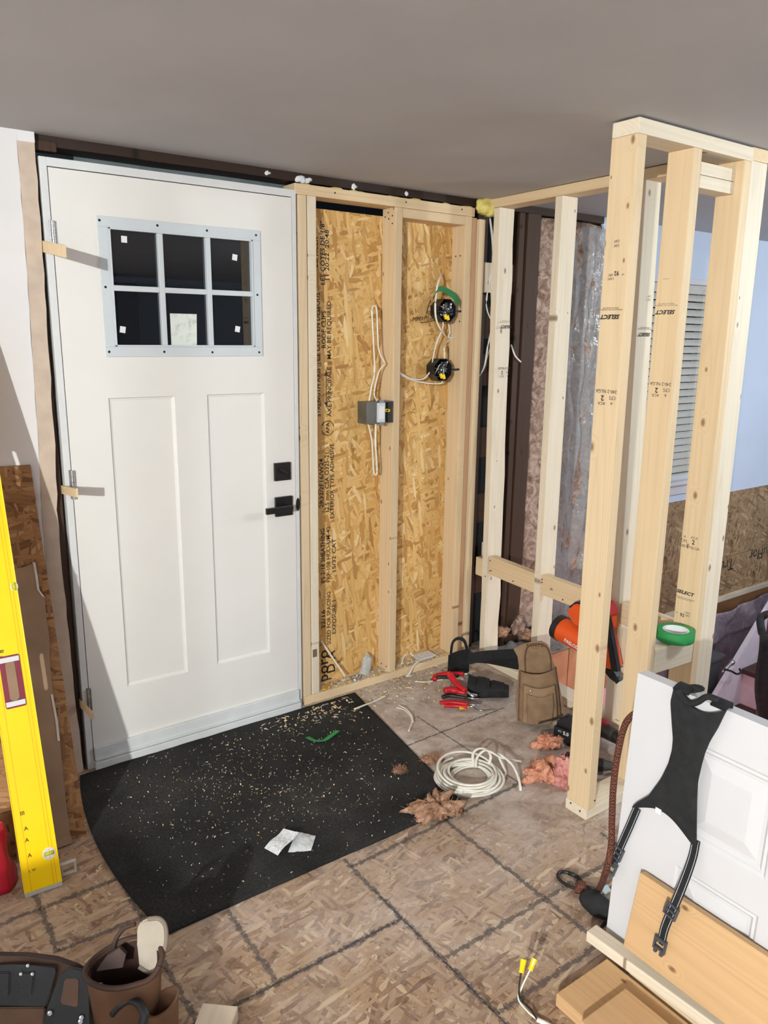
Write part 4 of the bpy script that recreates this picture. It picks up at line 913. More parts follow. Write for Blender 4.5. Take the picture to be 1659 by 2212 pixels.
# upright flap with handle and belt
f0 = FZ(985, 1475, .0); yy = f0.y+.02
def flap(u, v): return Vector((FY(968+45*u, 1460-52*v, yy).x, yy+.012*math.sin(u*3)-.01*v, FY(990, 1460-52*v, yy).z))
sheet('belt_flap', flap, 8, 8, .006, m_cloth, bp)
tube('carry_loop', [FY(974, 1412, yy), FY(978, 1388, yy), FY(990, 1379, yy), FY(1003, 1385, yy-.01), FY(1010, 1408, yy)], .008, m_cloth, bp, flat=.35, up=(0, 1, 0))
bt = thing('black_belt', FY(1070, 1430, yy), 'wide black nylon belt strap looped between the black and brown pouches', 'belt')
def belt(A, B, yo):
    def f(u, v):
        t = FY(A[0][0]+(A[1][0]-A[0][0])*u, A[0][1]+(A[1][1]-A[0][1])*u, yy-.02+yo-.18*u); b_ = FY(B[0][0]+(B[1][0]-B[0][0])*u, B[0][1]+(B[1][1]-B[0][1])*u, yy-.02+yo-.18*u)
        return b_.lerp(t, v)+Vector((0, .008*math.sin(u*5), 0))
    return f
sheet('upper_strap', belt(((1012, 1412), (1122, 1399)), ((1012, 1436), (1126, 1418)), 0), 14, 4, .003, m_cloth, bt); sheet('lower_strap', belt(((1025, 1432), (1118, 1420)), ((1040, 1432), (1119, 1446)), .02), 14, 4, .003, m_cloth, bt)
# red handled tools: each its own thing, resting inside the pouch
def handle(name, pts, r, lab, mat=None, rad=None, flat=.8, extra=None):
    t = thing(name, pts[0], lab, 'hand tool', 'tools in the black pouch'); tube('grip', pts, r*1.3, mat or m_red, t, rad=[q*1.35 for q in rad] if rad else None, flat=flat, seg=10); q = Vector(pts[-1])-Vector(pts[-2]); q.normalize()
    tube('shank', [Vector(pts[-1])-q*.004, Vector(pts[-1])+q*.05], r*.55, m_steel, t, smooth=False, seg=8)
    if extra: extra(t)
def ring_extra(t): tube('grip_insert', [FZ(943, 1463, .082), FZ(968, 1463, .082), FZ(990, 1460, .08)], .007, m_blackp, t, seg=8)
handle('pliers', [FZ(938, 1468, .07), FZ(945, 1459, .075), FZ(968, 1456, .078), FZ(1000, 1456, .075)], .010, 'red loop handled pliers, outermost in the black pouch', extra=ring_extra)
handle('screwdriver', [FZ(968, 1452, .115), FZ(975, 1462, .10), FZ(988, 1478, .085), FZ(1006, 1492, .075)], .010, 'red screwdriver slanting down into the black pouch', rad=[.008, .012, .010, .009])
handle('wire_stripper', [FZ(960, 1492, .07), FZ(975, 1490, .07), FZ(1006, 1497, .06)], .011, 'red wire stripper with a white mark, in the black pouch', rad=[.012, .012, .009], extra=lambda t: box('white_mark', FZ(961, 1490, .07).x-.003, FZ(961, 1490, .07).x+.003, FZ(961, 1490, .07).y-.013, FZ(961, 1490, .07).y-.011, .066, .078, m_paper, t))
handle('nut_driver', [FZ(956, 1506, .045), FZ(972, 1502, .047), FZ(1008, 1507, .045)], .007, 'black handled nut driver in the black pouch', mat=m_blackp, rad=[.008, .008, .006])
handle('long_pliers', [FZ(950, 1518, .03), FZ(980, 1517, .03), FZ(1010, 1521, .03)], .008, 'long red handled pliers lowest in the black pouch', extra=lambda t: tube('second_grip', [FZ(960, 1525, .022), FZ(985, 1525, .022), FZ(1010, 1527, .025)], .008, m_red, t, seg=10))
handle('utility_marker', [FZ(992, 1530, .018), FZ(1000, 1529, .018), FZ(1012, 1527, .02)], .007, 'short yellow handled tool at the bottom of the black pouch', mat=plain('amber_handle', srgb(226, 160, 20), .4))
# ---- brown suede pouch standing against the partition
b0 = FZ(1116, 1560); b1 = FZ(1206, 1566); bl = b1-b0; n0 = Vector((bl.y, -bl.x, 0)).normalized()
if n0.y > 0: n0 = -n0
nl = (n0+Vector((0, 0, .16))).normalized()
def SP(px, py, off=0.0): return FP(px, py, b0+nl*off, nl)
sp_ = thing('suede_tool_pouch', (b0+b1)/2, 'brown suede tool pouch with pockets standing against the partition', 'tool pouch')
outl = [(1117, 1558), (1113, 1515), (1118, 1475), (1121, 1440), (1118, 1418), (1109, 1402), (1130, 1391), (1150, 1386), (1170, 1385), (1183, 1392), (1190, 1405), (1192, 1422), (1202, 1445), (1208, 1480), (1218, 1525), (1217, 1545), (1190, 1562), (1150, 1566)]
bm = bmesh.new(); add_poly(bm, [SP(*p) for p in outl], nl*-.006); obj('back_panel', bm, m_suede, sp_)
def pocket(L_, R_, bul, off, name, mat):
    def f(u, v):
        k = v*(len(L_)-1); i = min(int(k), len(L_)-2); w = k-i
        l = [L_[i][q]+(L_[i+1][q]-L_[i][q])*w for q in (0, 1)]; r = [R_[i][q]+(R_[i+1][q]-R_[i][q])*w for q in (0, 1)]
        px = l[0]+(r[0]-l[0])*u; py = l[1]+(r[1]-l[1])*u+6*math.sin(math.pi*u)*(1-v*.6)
        b = bul*math.sin(math.pi*min(1, max(0, u)))**.6*(1-.35*v)
        return SP(px, py, off)+nl*(b+.003*noise.noise((u*4, v*4, off*50)))
    sheet(name, f, 18, 14, .004, mat, sp_, smooth=True)
pocket([(1124, 1448), (1122, 1490), (1120, 1556)], [(1200, 1440), (1206, 1490), (1212, 1545)], .045, .004, 'main_pocket', m_suede)
pocket([(1131, 1478), (1130, 1515), (1128, 1560)], [(1198, 1478), (1202, 1515), (1204, 1556)], .022, .038, 'front_pocket', m_suede2)
pocket([(1138, 1498), (1138, 1525), (1140, 1563)], [(1194, 1498), (1196, 1525), (1192, 1562)], .012, .055, 'small_pocket', m_suede)
pts = [SP(1135, 1455, .006), SP(1134, 1420, .006), SP(1140, 1398, .006), SP(1160, 1391, .006), SP(1180, 1398, .006), SP(1189, 1420, .006), SP(1190, 1446, .006)]
tube('edge_welt', pts, .003, plain('dark_suede_welt', srgb(96, 68, 48), .9), sp_, seg=6)
for (px, py) in ((1146, 1493), (1148, 1500)):
    bm = bmesh.new(); m = nl.to_track_quat('Z', 'Y').to_matrix().to_4x4(); m.translation = SP(px, py, .066); add_lathe(bm, [(0, .002), (.003, .001), (.0035, 0)], m, seg=10); obj('rivet', bm, m_steel, sp_)
m_brand = plain('dark_brown_print', srgb(72, 46, 30), .9)
c = SP(1155, 1394, .0015); rx_ = (SP(1170, 1394, .0015)-SP(1140, 1393, .0015)); text('logo_print', "KUNY'S", .020, frame(c, rx_, SP(1155, 1380, 0)-SP(1155, 1400, 0)), m_brand, sp_, bold=.0004)
text('logo_print', 'TW-501', .009, frame(SP(1155, 1401, .0015), rx_, SP(1155, 1380, 0)-SP(1155, 1400, 0)), m_brand, sp_)
# ================================================================= cordless drill on the floor behind the end stud
dd = thing('cordless_drill', FZ(1225, 1605), 'red and black cordless drill lying behind the end stud', 'drill')
m_redd = plain('red_tool_housing', srgb(170, 24, 40), .4, var=.08); m_dgrey = plain('dark_grey_nose', srgb(58, 54, 52), .5, var=.1)
a = FZ(1200, 1600); 
bx = (FZ(1226, 1606)-FZ(1196, 1594)); bx.z = 0; bx.normalize(); by = Vector((-bx.y, bx.x, 0))
Mb = Matrix((bx, by, Vector((0, 0, 1)))).transposed().to_4x4(); Mb.translation = FZ(1199, 1601)+by*.0
bm = bmesh.new(); add_box(bm, -.012, .075, .0, .11, .001, .062, .008); xf(bm, Mb); bat = obj('battery', bm, m_blackp, dd, smooth='auto')
bm = bmesh.new(); add_box(bm, -.006, .068, .012, .1, .062, .082, .005); xf(bm, Mb); obj('battery_rail', bm, m_blackp, bat)
bm = bmesh.new(); add_box(bm, -.014, -.0118, .03, .05, .02, .05, .001); xf(bm, Mb); obj('red_latch', bm, m_redd, bat)
def onb(s, x, z, sz, **k): text('battery_print', s, sz, frame(Mb @ Vector((x, -.0012, z)), bx, (0, 0, 1)), m_paper, bat, **k)
onb('5.0', .045, .048, .020, bold=.0005); onb('XC', .018, .050, .012); bm = bmesh.new(); add_box(bm, .012, .03, -.0015, -.0005, .008, .03); xf(bm, Mb); obj('battery_label', bm, m_paper, bat)
p0 = Mb @ Vector((.06, .06, .07)); p1 = FZ(1292, 1565, .065); p2 = FZ(1312, 1580, .055); p3 = FZ(1334, 1608, .03)
bm = bmesh.new(); add_tube(bm, [p0, p0.lerp(p1, .5), p1], .022, seg=14, flat=1.2, rad=[.02, .019, .024]); obj('handle', bm, m_blackp, dd, smooth=True)
ad = (p3-p2); ad.z = 0; ad.normalize(); p1b = p2-ad*.11
bm = bmesh.new(); add_tube(bm, [p1b, p1b+ad*.03, p1b+ad*.075, p2], .03, seg=18, rad=[.024, .034, .034, .028], flat=1.1); obj('motor_housing', bm, m_redd, dd, smooth='auto')
bm = bmesh.new(); add_tube(bm, [p2-ad*.01, p2+ad*.045], .028, seg=18, smooth=False, rad=[.031, .026]); obj('gear_case', bm, m_dgrey, dd, smooth='auto')
bm = bmesh.new(); add_tube(bm, [p2+ad*.045, p2+ad*.055, p2+ad*.085, p2+ad*.098], .02, seg=18, smooth=False, rad=[.024, .024, .021, .013]); obj('chuck', bm, m_blackp, dd, smooth='auto')
bm = bmesh.new(); add_tube(bm, [p2+ad*.095, p2+ad*.125], .0035, seg=8, smooth=False); obj('bit', bm, m_steel, dd)
# second tool, black, half hidden by the end stud
im = thing('impact_driver', FZ(1235, 1655), 'black and red impact driver lying nearest the end stud foot', 'drill')
q0 = FZ(1212, 1640, .03); q1 = FZ(1288, 1648, .035); dq = (q1-q0); dq.z = 0; dq.normalize()
bm = bmesh.new(); add_tube(bm, [q0, q0+dq*.04, q0+dq*.11, q0+dq*.15], .03, seg=16, rad=[.02, .030, .030, .024]); obj('motor_housing', bm, m_blackp, im, smooth='auto')
bm = bmesh.new(); add_tube(bm, [q0+dq*.149, q0+dq*.2], .02, seg=14, smooth=False, rad=[.022, .012]); obj('hex_collet', bm, m_dgrey, im, smooth='auto')
sdq = Vector((-dq.y, dq.x, 0)); bm = bmesh.new(); add_tube(bm, [q0+dq*.06+sdq*.02, q0+dq*.085+sdq*.10], .017, seg=12, smooth=False); obj('handle', bm, m_redd, im, smooth='auto')
bm = bmesh.new(); add_tube(bm, [q0+dq*.03, q0+dq*.034], .0305, seg=16, smooth=False); obj('red_band', bm, m_redd, im)
tag(tube('pry_rod', [FZ(1163, 1563, .055), FZ(1190, 1556, .066), FZ(1228, 1546, .085)], .0028, m_blackp, None, smooth=False, seg=6), 'thin black rod resting on the drill battery', 'rod')
# ================================================================= framing nailer hanging from the blocking
m_or = plain('orange_tool_housing', srgb(226, 84, 22), .42, var=.06, nscale=6)
XN = 1.775; nn = Vector((1, 0, 0))
na = thing('framing_nailer', FX(1320, 1470, XN), 'orange and black framing nailer hung on the partition blocking', 'nail gun')
def NP(px, py, x=0.0): return FX(px, py, XN+x)
def nplate(name, pl, x0, x1, mat, bev=.006):
    bm = bmesh.new(); add_poly(bm, [NP(*p, x0) for p in pl], (x1-x0, 0, 0)); bmesh.ops.bevel(bm, geom=[e for e in bm.edges], offset=bev, segments=2, affect='EDGES'); return obj(name, bm, mat, na, smooth='auto')
h0 = NP(1213, 1358); h1 = NP(1262, 1388)
hd = (h1-h0).normalized()
bm = bmesh.new(); add_tube(bm, [h0+hd*.006, h0+hd*.05, h0+hd*.14], .05, seg=22, smooth=False, rad=[.052, .050, .044]); obj('cylinder_housing', bm, m_or, na, smooth='auto')
bm = bmesh.new(); add_tube(bm, [h0-hd*.028, h0-hd*.02, h0+hd*.008], .05, seg=22, smooth=False, rad=[.040, .054, .055]); obj('end_cap', bm, m_blackp, na, smooth='auto')
nplate('motor_cover', [(1222, 1322), (1240, 1304), (1262, 1310), (1266, 1350), (1240, 1352)], -.035, .035, m_or); nplate('top_cap', [(1226, 1312), (1242, 1300), (1256, 1304), (1252, 1322)], -.028, .028, m_blackp, .004)
nplate('handle', [(1262, 1330), (1300, 1318), (1318, 1330), (1324, 1360), (1300, 1352), (1264, 1360)], -.022, .022, m_or)
nplate('body', [(1262, 1372), (1302, 1350), (1314, 1380), (1326, 1448), (1304, 1444), (1285, 1436)], -.03, .03, m_or)
nplate('battery', [(1296, 1318), (1303, 1300), (1312, 1308), (1318, 1332)], -.026, .026, m_red, .003)
mg = nplate('magazine', [(1301, 1322), (1309, 1318), (1334, 1452), (1320, 1450)], -.042, -.018, m_blackp, .002); nplate('nose', [(1296, 1440), (1322, 1448), (1337, 1470), (1330, 1476), (1316, 1466)], -.018, .016, m_blackp, .003)
for k in (0, 1): nplate('nose_tooth', [(1326+k*6, 1466-k*2), (1331+k*5, 1464-k*2), (1334+k*4, 1475-k*4), (1330+k*5, 1478-k*4)], -.012, -.004, m_blackp, .0008)
c = NP(1236, 1393, -.051); text('logo_print', 'PASLODE', .021, frame(c, hd, Vector((1, 0, 0)).cross(hd)*-1), m_paper, na, bold=.0005)
bm = bmesh.new(); add_tube(bm, [NP(1302, 1302, -.0), NP(1300, 1288, .01), NP(1304, 1270, .06)], .006, seg=8); obj('belt_hook', bm, m_blackp, na, smooth=True)
# ================================================================= roll of green tape on the blocking
tr = thing('tape_roll', (1.690, -1.215, .538), 'roll of green masking tape on the blocking between two studs', 'tape roll')
Mt = Matrix.Translation((1.690, -1.215, .5375)); 
bm = bmesh.new(); add_lathe(bm, [(.044, 0), (.063, 0), (.064, .002), (.064, .034), (.063, .036), (.044, .036), (.044, 0)], Mt, seg=40); obj('tape', bm, m_green, tr, smooth='auto')
bm = bmesh.new(); add_lathe(bm, [(.0405, .0), (.0438, .0), (.0438, .0355), (.0405, .0355), (.0405, 0)], Mt, seg=40); obj('core', bm, m_paper, tr, smooth='auto')
# ================================================================= white panel door slab standing on edge at the right
SB = Vector((.887, -1.612, 0)); ST = Vector((.924, -1.632, .758)); sd = Vector((0, -1, 0))
su = (ST-SB).normalized(); su = (su-sd*su.dot(sd)).normalized(); sn = su.cross(sd).normalized()
if sn.x > 0: sn = -sn
SH = (ST-SB).length; SL = 1.0; TH = .035
def SD(px, py, off=0.0): return FP(px, py, SB+sn*off, sn)
slabd = thing('panel_door_slab', SB+sd*.5, 'white panelled door slab standing on edge beside the boards', 'door')
def SPt(a, b, d=0.0): return SB+sd*a+su*b+sn*d   # a along, b up, d out of the face
p_up = [(SD(1516, 1620)-SB), (SD(1640, 1675)-SB), (SD(1605, 1868)-SB)]
def ab(px, py): q = SD(px, py)-SB; return q.dot(sd), q.dot(su)
a0, bt = ab(1522, 1622); a0b, bb = ab(1509, 1775)
pan = [(.165, .165+.205, .425, .655), (.165, .165+.205, .105, .335), (.445, .955, .425, .655), (.445, .955, .105, .335)]
bm = bmesh.new()
def q4(P_): bm.faces.new([bm.verts.new(p) for p in P_])
As = sorted({0, SL} | {r[0] for r in pan} | {r[1] for r in pan}); Bs = sorted({0, SH} | {r[2] for r in pan} | {r[3] for r in pan})
for i in range(len(As)-1):
    for j in range(len(Bs)-1):
        ca, cb = (As[i]+As[i+1])/2, (Bs[j]+Bs[j+1])/2
        if any(r[0] < ca < r[1] and r[2] < cb < r[3] for r in pan): continue
        q4([SPt(As[i], Bs[j]), SPt(As[i+1], Bs[j]), SPt(As[i+1], Bs[j+1]), SPt(As[i], Bs[j+1])])
for r in pan:
    def ringp(g, d): return [SPt(r[0]+g, r[2]+g, d), SPt(r[1]-g, r[2]+g, d), SPt(r[1]-g, r[3]-g, d), SPt(r[0]+g, r[3]-g, d)]
    R_ = [ringp(0, 0), ringp(.006, -.004), ringp(.012, -.003), ringp(.018, -.0075), ringp(.026, -.0075), ringp(.055, -.001)]
    for A_, B_ in zip(R_, R_[1:]):
        for k in range(4): q4([A_[k], A_[(k+1) % 4], B_[(k+1) % 4], B_[k]])
    q4(R_[-1])
bk = [SPt(0, 0, -TH), SPt(SL, 0, -TH), SPt(SL, SH, -TH), SPt(0, SH, -TH)]; fr = [SPt(0, 0), SPt(SL, 0), SPt(SL, SH), SPt(0, SH)]
q4(bk)
for k in range(4): q4([fr[k], fr[(k+1) % 4], bk[(k+1) % 4], bk[k]])
bmesh.ops.remove_doubles(bm, verts=bm.verts[:], dist=1e-5); obj('slab', bm, m_white2, slabd)
# prop behind it: sawhorse leg so that it really stands
# ---- black dog harness hung over its top edge
hs = thing('dog_harness', SD(1480, 1700), 'black padded dog harness hung over the white door slab', 'harness')
def HS(px, py, off=.006): return SD(px, py, off)
Lh = [(1458, 1488), (1452, 1515), (1455, 1560), (1458, 1595), (1456, 1620), (1448, 1650), (1432, 1682), (1405, 1718), (1378, 1733), (1368, 1742)]
Rh = [(1572, 1532), (1565, 1545), (1552, 1572), (1535, 1600), (1524, 1625), (1517, 1650), (1508, 1690), (1506, 1730), (1505, 1790), (1505, 1830)]
def hb(u, v):
    k = v*(len(Lh)-1); i = min(int(k), len(Lh)-2); w = k-i
    l = (Lh[i][0]+(Lh[i+1][0]-Lh[i][0])*w, Lh[i][1]+(Lh[i+1][1]-Lh[i][1])*w); r = (Rh[i][0]+(Rh[i+1][0]-Rh[i][0])*w, Rh[i][1]+(Rh[i+1][1]-Rh[i][1])*w)
    sag = 26*math.sin(math.pi*u)*max(0, 1-v*4)      # dipped neck line at the top edge
    lift = -34*math.sin(math.pi*u)**1.2*max(0, (v-.8)/.2)
    return HS(l[0]+(r[0]-l[0])*u, l[1]+(r[1]-l[1])*u+sag+lift, .007+.008*math.sin(math.pi*u)*(1-abs(2*v-1))+.003)
sheet('padded_body', hb, 24, 40, .007, m_cloth, hs, smooth='auto')
# parts folded over the top edge
e1 = SD(1458, 1488); e2 = SD(1572, 1532)
def over(A, B, back):
    def f(u, v):
        p = A.lerp(B, u); q = p-SB; q = SB+sd*q.dot(sd)+su*(SH+.004)
        an = v
        if an < .5: return q+sn*(.010-.06*an)+su*(.010*math.sin(math.pi*an))
        return q-sn*(.02+.05*(an-.5)*.7)+su*(.010*math.sin(math.pi*an)-back*(an-.5)*2)
    return f
sheet('neck_strap', over(e1, e1.lerp(e2, .30), .07), 6, 12, .006, m_cloth, hs); sheet('neck_strap', over(e1.lerp(e2, .72), e2, .10), 6, 12, .006, m_cloth, hs)
tube('neck_roll', [HS(1464, 1492, .012), HS(1478, 1510, .016), HS(1492, 1520, .016), HS(1508, 1516, .016), HS(1528, 1505, .010), HS(1552, 1512, .004)], .009, m_cloth, hs, flat=.8)
hn = [(1456, 1487), (1470, 1481), (1500, 1479), (1516, 1484), (1520, 1493), (1508, 1497), (1490, 1496), (1474, 1502), (1464, 1520), (1457, 1508)]
bm = bmesh.new(); add_poly(bm, [FP(p[0], p[1], SB-sn*.012, sn) for p in hn], sn*-.012); bmesh.ops.bevel(bm, geom=bm.edges[:], offset=.003, segments=2, affect='EDGES'); obj('neck_loop', bm, m_cloth, hs, smooth='auto')
m_stitch = plain('grey_reflective_stitch', srgb(190, 190, 192), .4); m_buck = plain('dark_grey_buckle', srgb(74, 74, 78), .45, var=.08)
def strap(pts, offs, wpx, name='strap'):
    L = smooth_path([HS(p[0], p[1], o_) for p, o_ in zip(pts, offs)], 8); 
    def f(u, v, wd_=.021, lift=0, c=.5):
        k = u*(len(L)-1); i = min(int(k), len(L)-2); p = L[i].lerp(L[i+1], k-i); t = (L[min(i+1, len(L)-1)]-L[i]).normalized(); s_ = t.cross(sn).normalized(); return p+s_*((v-.5)*wd_+(c-.5)*.021)+sn*lift
    so = sheet(name, lambda u, v: f(u, v), 40, 2, .002, m_cloth, hs)
    for c_ in (.16, .84): sheet('stitch_line', lambda u, v: f(u, v, .0013, .0016, c_), 40, 1, .0006, m_stitch, so)
    return L
def buckle(p, t, kind):
    t = t.normalized(); s_ = t.cross(sn).normalized(); bm = bmesh.new(); m = Matrix((s_, t, s_.cross(t))).transposed().to_4x4(); m.translation = p+sn*.005
    if kind == 'slide':
        for (x0, x1, y0, y1) in ((-.017, -.012, -.017, .017), (.012, .017, -.017, .017), (-.012, .012, .013, .017), (-.012, .012, -.017, -.013), (-.012, .012, -.002, .002)): add_box(bm, x0, x1, y0, y1, -.003, .003, .0012)
    else:
        for (x0, x1, y0, y1) in ((-.016, .016, .010, .018), (-.016, -.011, -.016, .010), (.011, .016, -.016, .010), (-.010, .010, -.012, -.007), (-.012, -.004, -.024, -.012), (.004, .012, -.024, -.012)): add_box(bm, x0, x1, y0, y1, -.004, .004, .0012)
    xf(bm, m); obj('slide_buckle' if kind == 'slide' else 'side_release_buckle', bm, m_buck, hs, smooth='auto')
la = strap([(1377, 1745), (1360, 1785), (1340, 1830), (1322, 1872)], [.006, .006, .006, .012], 20)
lb = strap([(1504, 1815), (1497, 1850), (1483, 1892), (1462, 1945), (1438, 2000), (1428, 2040)], [.006, .012, .03, .05, .055, .055], 20)
buckle(la[-7], la[-1]-la[-7], 'slide'); buckle(la[-1], la[-1]-la[-7], 'clip'); buckle(lb[-14], lb[-14]-lb[-9], 'slide'); buckle(lb[-1], lb[-3]-lb[-1], 'clip')
c = SD(1422, 1752, .019); bm = bmesh.new(); add_box(bm, -.008, .008, -.007, .007, -.001, .001, .0008); m = Matrix((sd, su, sd.cross(su))).transposed().to_4x4(); m.translation = c; xf(bm, m); obj('white_tag', bm, m_paper, hs)
# ---- boards lying beside it (all run toward the viewer)
def brd(x0, x1, z0, z1, y0, y1, mat, lab, name='pine_board', tilt=0.0):
    w, t = x1-x0, z1-z0; cx, cz = (x0+x1)/2, (z0+z1)/2
    o = lumber(name, (cx, y0, cz), (cx+tilt, y1, cz), (1, 0, 0), w, t, mat, None, bev=.003); return tag(o, lab, 'board', 'boards beside the white door slab')
brd(.632, .818, .001, .036, -1.672, -2.55, m_cedar, 'wide plank lying flat under the other boards')
brd(.60, .758, .037, .062, -1.772, -2.6, m_cedar, 'shorter plank lying flat on the wide plank')
brd(.818, .858, .0365, .0665, -1.603, -2.6, m_pinew, 'narrow pale stick resting on the wide plank', 'wood_strip', .05)
# big board on edge, leaning on the slab
tl = SD(1378, 1876, .020); bl_ = SD(1351, 2041, .052)
up_ = (tl-bl_); up_ = (up_-sd*up_.dot(sd)); Lw = up_.length; up_.normalize()
ctr = bl_+up_*(Lw/2)
o = lumber('pine_board', ctr+Vector((0, 0, 0)), ctr+sd*.95, up_, Lw, .022, m_cedar, None, bev=.003); tag(o, 'wide knotty board on edge leaning against the white door slab', 'board', 'boards beside the white door slab')
tag(lumber('wood_strip', (bl_.x+.012, bl_.y-.02, .018), (bl_.x+.012, bl_.y-.9, .018), (1, 0, 0), .036, .034, m_spruce, None), 'hidden strip on the floor under the leaning knotty board', 'board', 'boards beside the white door slab')
# ---- rope leash with carabiner and a black pouch handle
m_rope = NT('brown_rope', .85); v = m_rope.coord(); w_ = m_rope.n('ShaderNodeTexChecker', Vector=m_rope.coord(scale=(1, 1, 1)), Scale=230.0).outputs[1]
m_rope.col(m_rope.mix(w_, srgb(40, 20, 14), srgb(116, 62, 40))); m_rope.bump(w_, .5, .002); m_rope = m_rope.m
ls = thing('rope_leash', FZ(1250, 1915), 'brown braided rope leash with black carabiner hanging beside the white slab', 'leash')
tube('rope', [Vector((.985, -1.66, .60)), Vector((.975, -1.60, .655)), FX(1382, 1533, .945), FX(1352, 1562, .93), FX(1335, 1625, .915), FX(1325, 1700, .90), FX(1322, 1770, .895), FX(1320, 1830, .885), FX(1308, 1885, .875), FZ(1290, 1925, .02), FZ(1262, 1922, .012)], .0085, m_rope, ls, seg=12, n=10)
blob('knot', FZ(1256, 1917, .02), (.022, .018, .017), m_rope, ls, amp=.25, freq=60, seed=4, sub=3, base=.001)
tube('whipping', [FZ(1266, 1921, .014), FZ(1284, 1925, .016)], .012, plain('grey_tape_wrap', srgb(52, 52, 56), .6), ls, smooth=False, seg=12)
cpts = [FZ(1250, 1922, .007), FZ(1225, 1912, .007), FZ(1209, 1900, .007), FZ(1205, 1889, .007), FZ(1214, 1883, .007), FZ(1232, 1886, .007), FZ(1248, 1893, .007), FZ(1256, 1905, .007)]
tube('carabiner', cpts+[cpts[0]], .0048, m_black, ls, seg=10); tube('carabiner_gate', [FZ(1228, 1885.5, .008), FZ(1247, 1892.5, .008)], .0068, m_blackp, ls, seg=10, smooth=False)
hb_ = thing('waste_bag_holder', FZ(1300, 1950), 'black rounded fabric pouch against the foot of the white slab', 'pouch')
blob('pouch', FZ(1298, 1950, .03)-Vector((.012, 0, 0)), (.030, .055, .032), m_cloth, hb_, amp=.12, freq=14, seed=2, sub=4, rot=.3, base=.001)
tube('drawstring', [FZ(1310, 1990, .02), FZ(1302, 2000, .006), FZ(1297, 2008, .004)], .005, m_cloth, hb_)
bm = bmesh.new(); add_box(bm, -.014, .014, -.01, .01, -.004, .004, .002); xf(bm, Matrix.Translation(FZ(1308, 1922, .05)) @ Matrix.Rotation(.6, 4, 'X')); obj('clear_clip', bm, plain('pale_clip', srgb(150, 160, 160), .3), hb_)
# ---- cable with yellow connectors standing up from the floor
wc = thing('capped_cable', FZ(1160, 2210), 'white cable end with two yellow wire connectors curling up from the floor', 'cable')
base = FZ(1122, 2158, .012)
tube('jacket', [FZ(1215, 2235, .006), FZ(1185, 2214, .006), FZ(1160, 2202, .008)], .0065, m_cable, wc, flat=.6)
tube('white_wire', [FZ(1160, 2202, .008), FZ(1140, 2185, .01), FZ(1120, 2158, .012), FZ(1127, 2133, .035), FZ(1140, 2105, .055), FZ(1147, 2092, .066)], .0022, m_cable, wc, seg=7)
tube('black_wire', [FZ(1160, 2202, .01), FZ(1146, 2180, .012), FZ(1125, 2160, .012), FZ(1121, 2140, .035), FZ(1124, 2110, .055), FZ(1128, 2098, .066)], .0022, m_blackp, wc, seg=7)
for (p, q) in ((FZ(1126, 2102, .062), FZ(1131, 2073, .082)), (FZ(1145, 2096, .062), FZ(1155, 2071, .082))):
    bm = bmesh.new(); add_tube(bm, [p, p.lerp(q, .35), q], .007, seg=8, smooth=False, rad=[.0068, .0062, .0078]); obj('wire_connector', bm, m_yellow, wc)
# ================================================================= things leaning at the left of the door
# OSB sheet leaning on the drywall
tag(plate('osb_sheet', [(-.107, -.372, .001), (-.104, -.004, 1.134), (-.42, -.004, 1.14), (-.42, -.372, .001)], (0, -.011, -.0036), m_osbL), 'brown OSB offcut leaning on the wall beside the hinge side', 'OSB sheet')
on = Vector((0, -1.138, -.0).normalized()) if False else Vector((0, -.951, .309))
PO = Vector((-.107, -.372, .001))+on*.014
def OP(px, py, off=0.0): return FP(px, py, PO+on*off, on)
m_gyp = plain('torn_gypsum', srgb(214, 206, 198), .9, var=.08); m_kraft = plain('brown_drywall_paper', srgb(150, 122, 98), .85, var=.12, nscale=7)
dw = thing('drywall_offcut', OP(140, 1830), 'narrow brown backed drywall offcut leaning between level and OSB', 'drywall')
right = [(75, 1216), (80, 1245), (84, 1275), (95, 1290), (100, 1340), (106, 1380), (106, 1430), (113, 1500), (124, 1560), (128, 1600), (133, 1650), (142, 1740), (150, 1800), (159, 1838)]
P_ = [OP(*p) for p in right]; lft = OP(150, 1850); zmin = .003
P_[-1].z = max(P_[-1].z, zmin)
pts = P_ + [Vector((P_[-1].x-.16, P_[-1].y, P_[-1].z)), Vector((P_[0].x-.13, P_[0].y, P_[0].z-.01)), OP(49, 1226)]
bm = bmesh.new(); add_poly(bm, pts, on*.010); obj('paper_face', bm, m_kraft, dw)
for k, (a, b) in enumerate(((0, 3), (7, 9))):
    bm = bmesh.new(); q = [P_[i] for i in range(a, b+1)]; add_poly(bm, q+[p+Vector((-.007, 0, .004)) for p in q[::-1]], on*.0115); obj('torn_edge', bm, m_gyp, dw)
# spirit level
m_lev = plain('yellow_level_paint', srgb(250, 204, 0), .32, var=.03, nscale=4); m_levd = plain('yellow_level_groove', srgb(226, 176, 0), .4, var=.03); m_mar = plain('maroon_grip', srgb(120, 22, 44), .5)
LB = FZ(95, 1927); yt = -.583; 
L0 = Vector((-.276, -.577, .001)); ang = math.asin(.545/1.80); lu = Vector((0, math.sin(ang), math.cos(ang))); lx = Vector((1, -.10, 0)); lx = (lx-lu*lx.dot(lu)).normalized(); ln = lx.cross(lu).normalized()
if ln.y > 0: ln = -ln
LLEN = 1.80; LW = .097
Ml = Matrix((lx, lu, ln)).transposed().to_4x4(); Ml.translation = L0
lv_ = thing('spirit_level', L0, 'long yellow box level leaning against the wall at the left', 'level')
def lplace(bm, name, mat, parent=lv_, sm=False): xf(bm, Ml); return obj(name, bm, mat, parent, smooth=sm)
def lpx(px, py): q = FP(px, py, L0, ln)-L0; return q.dot(lx), q.dot(lu)
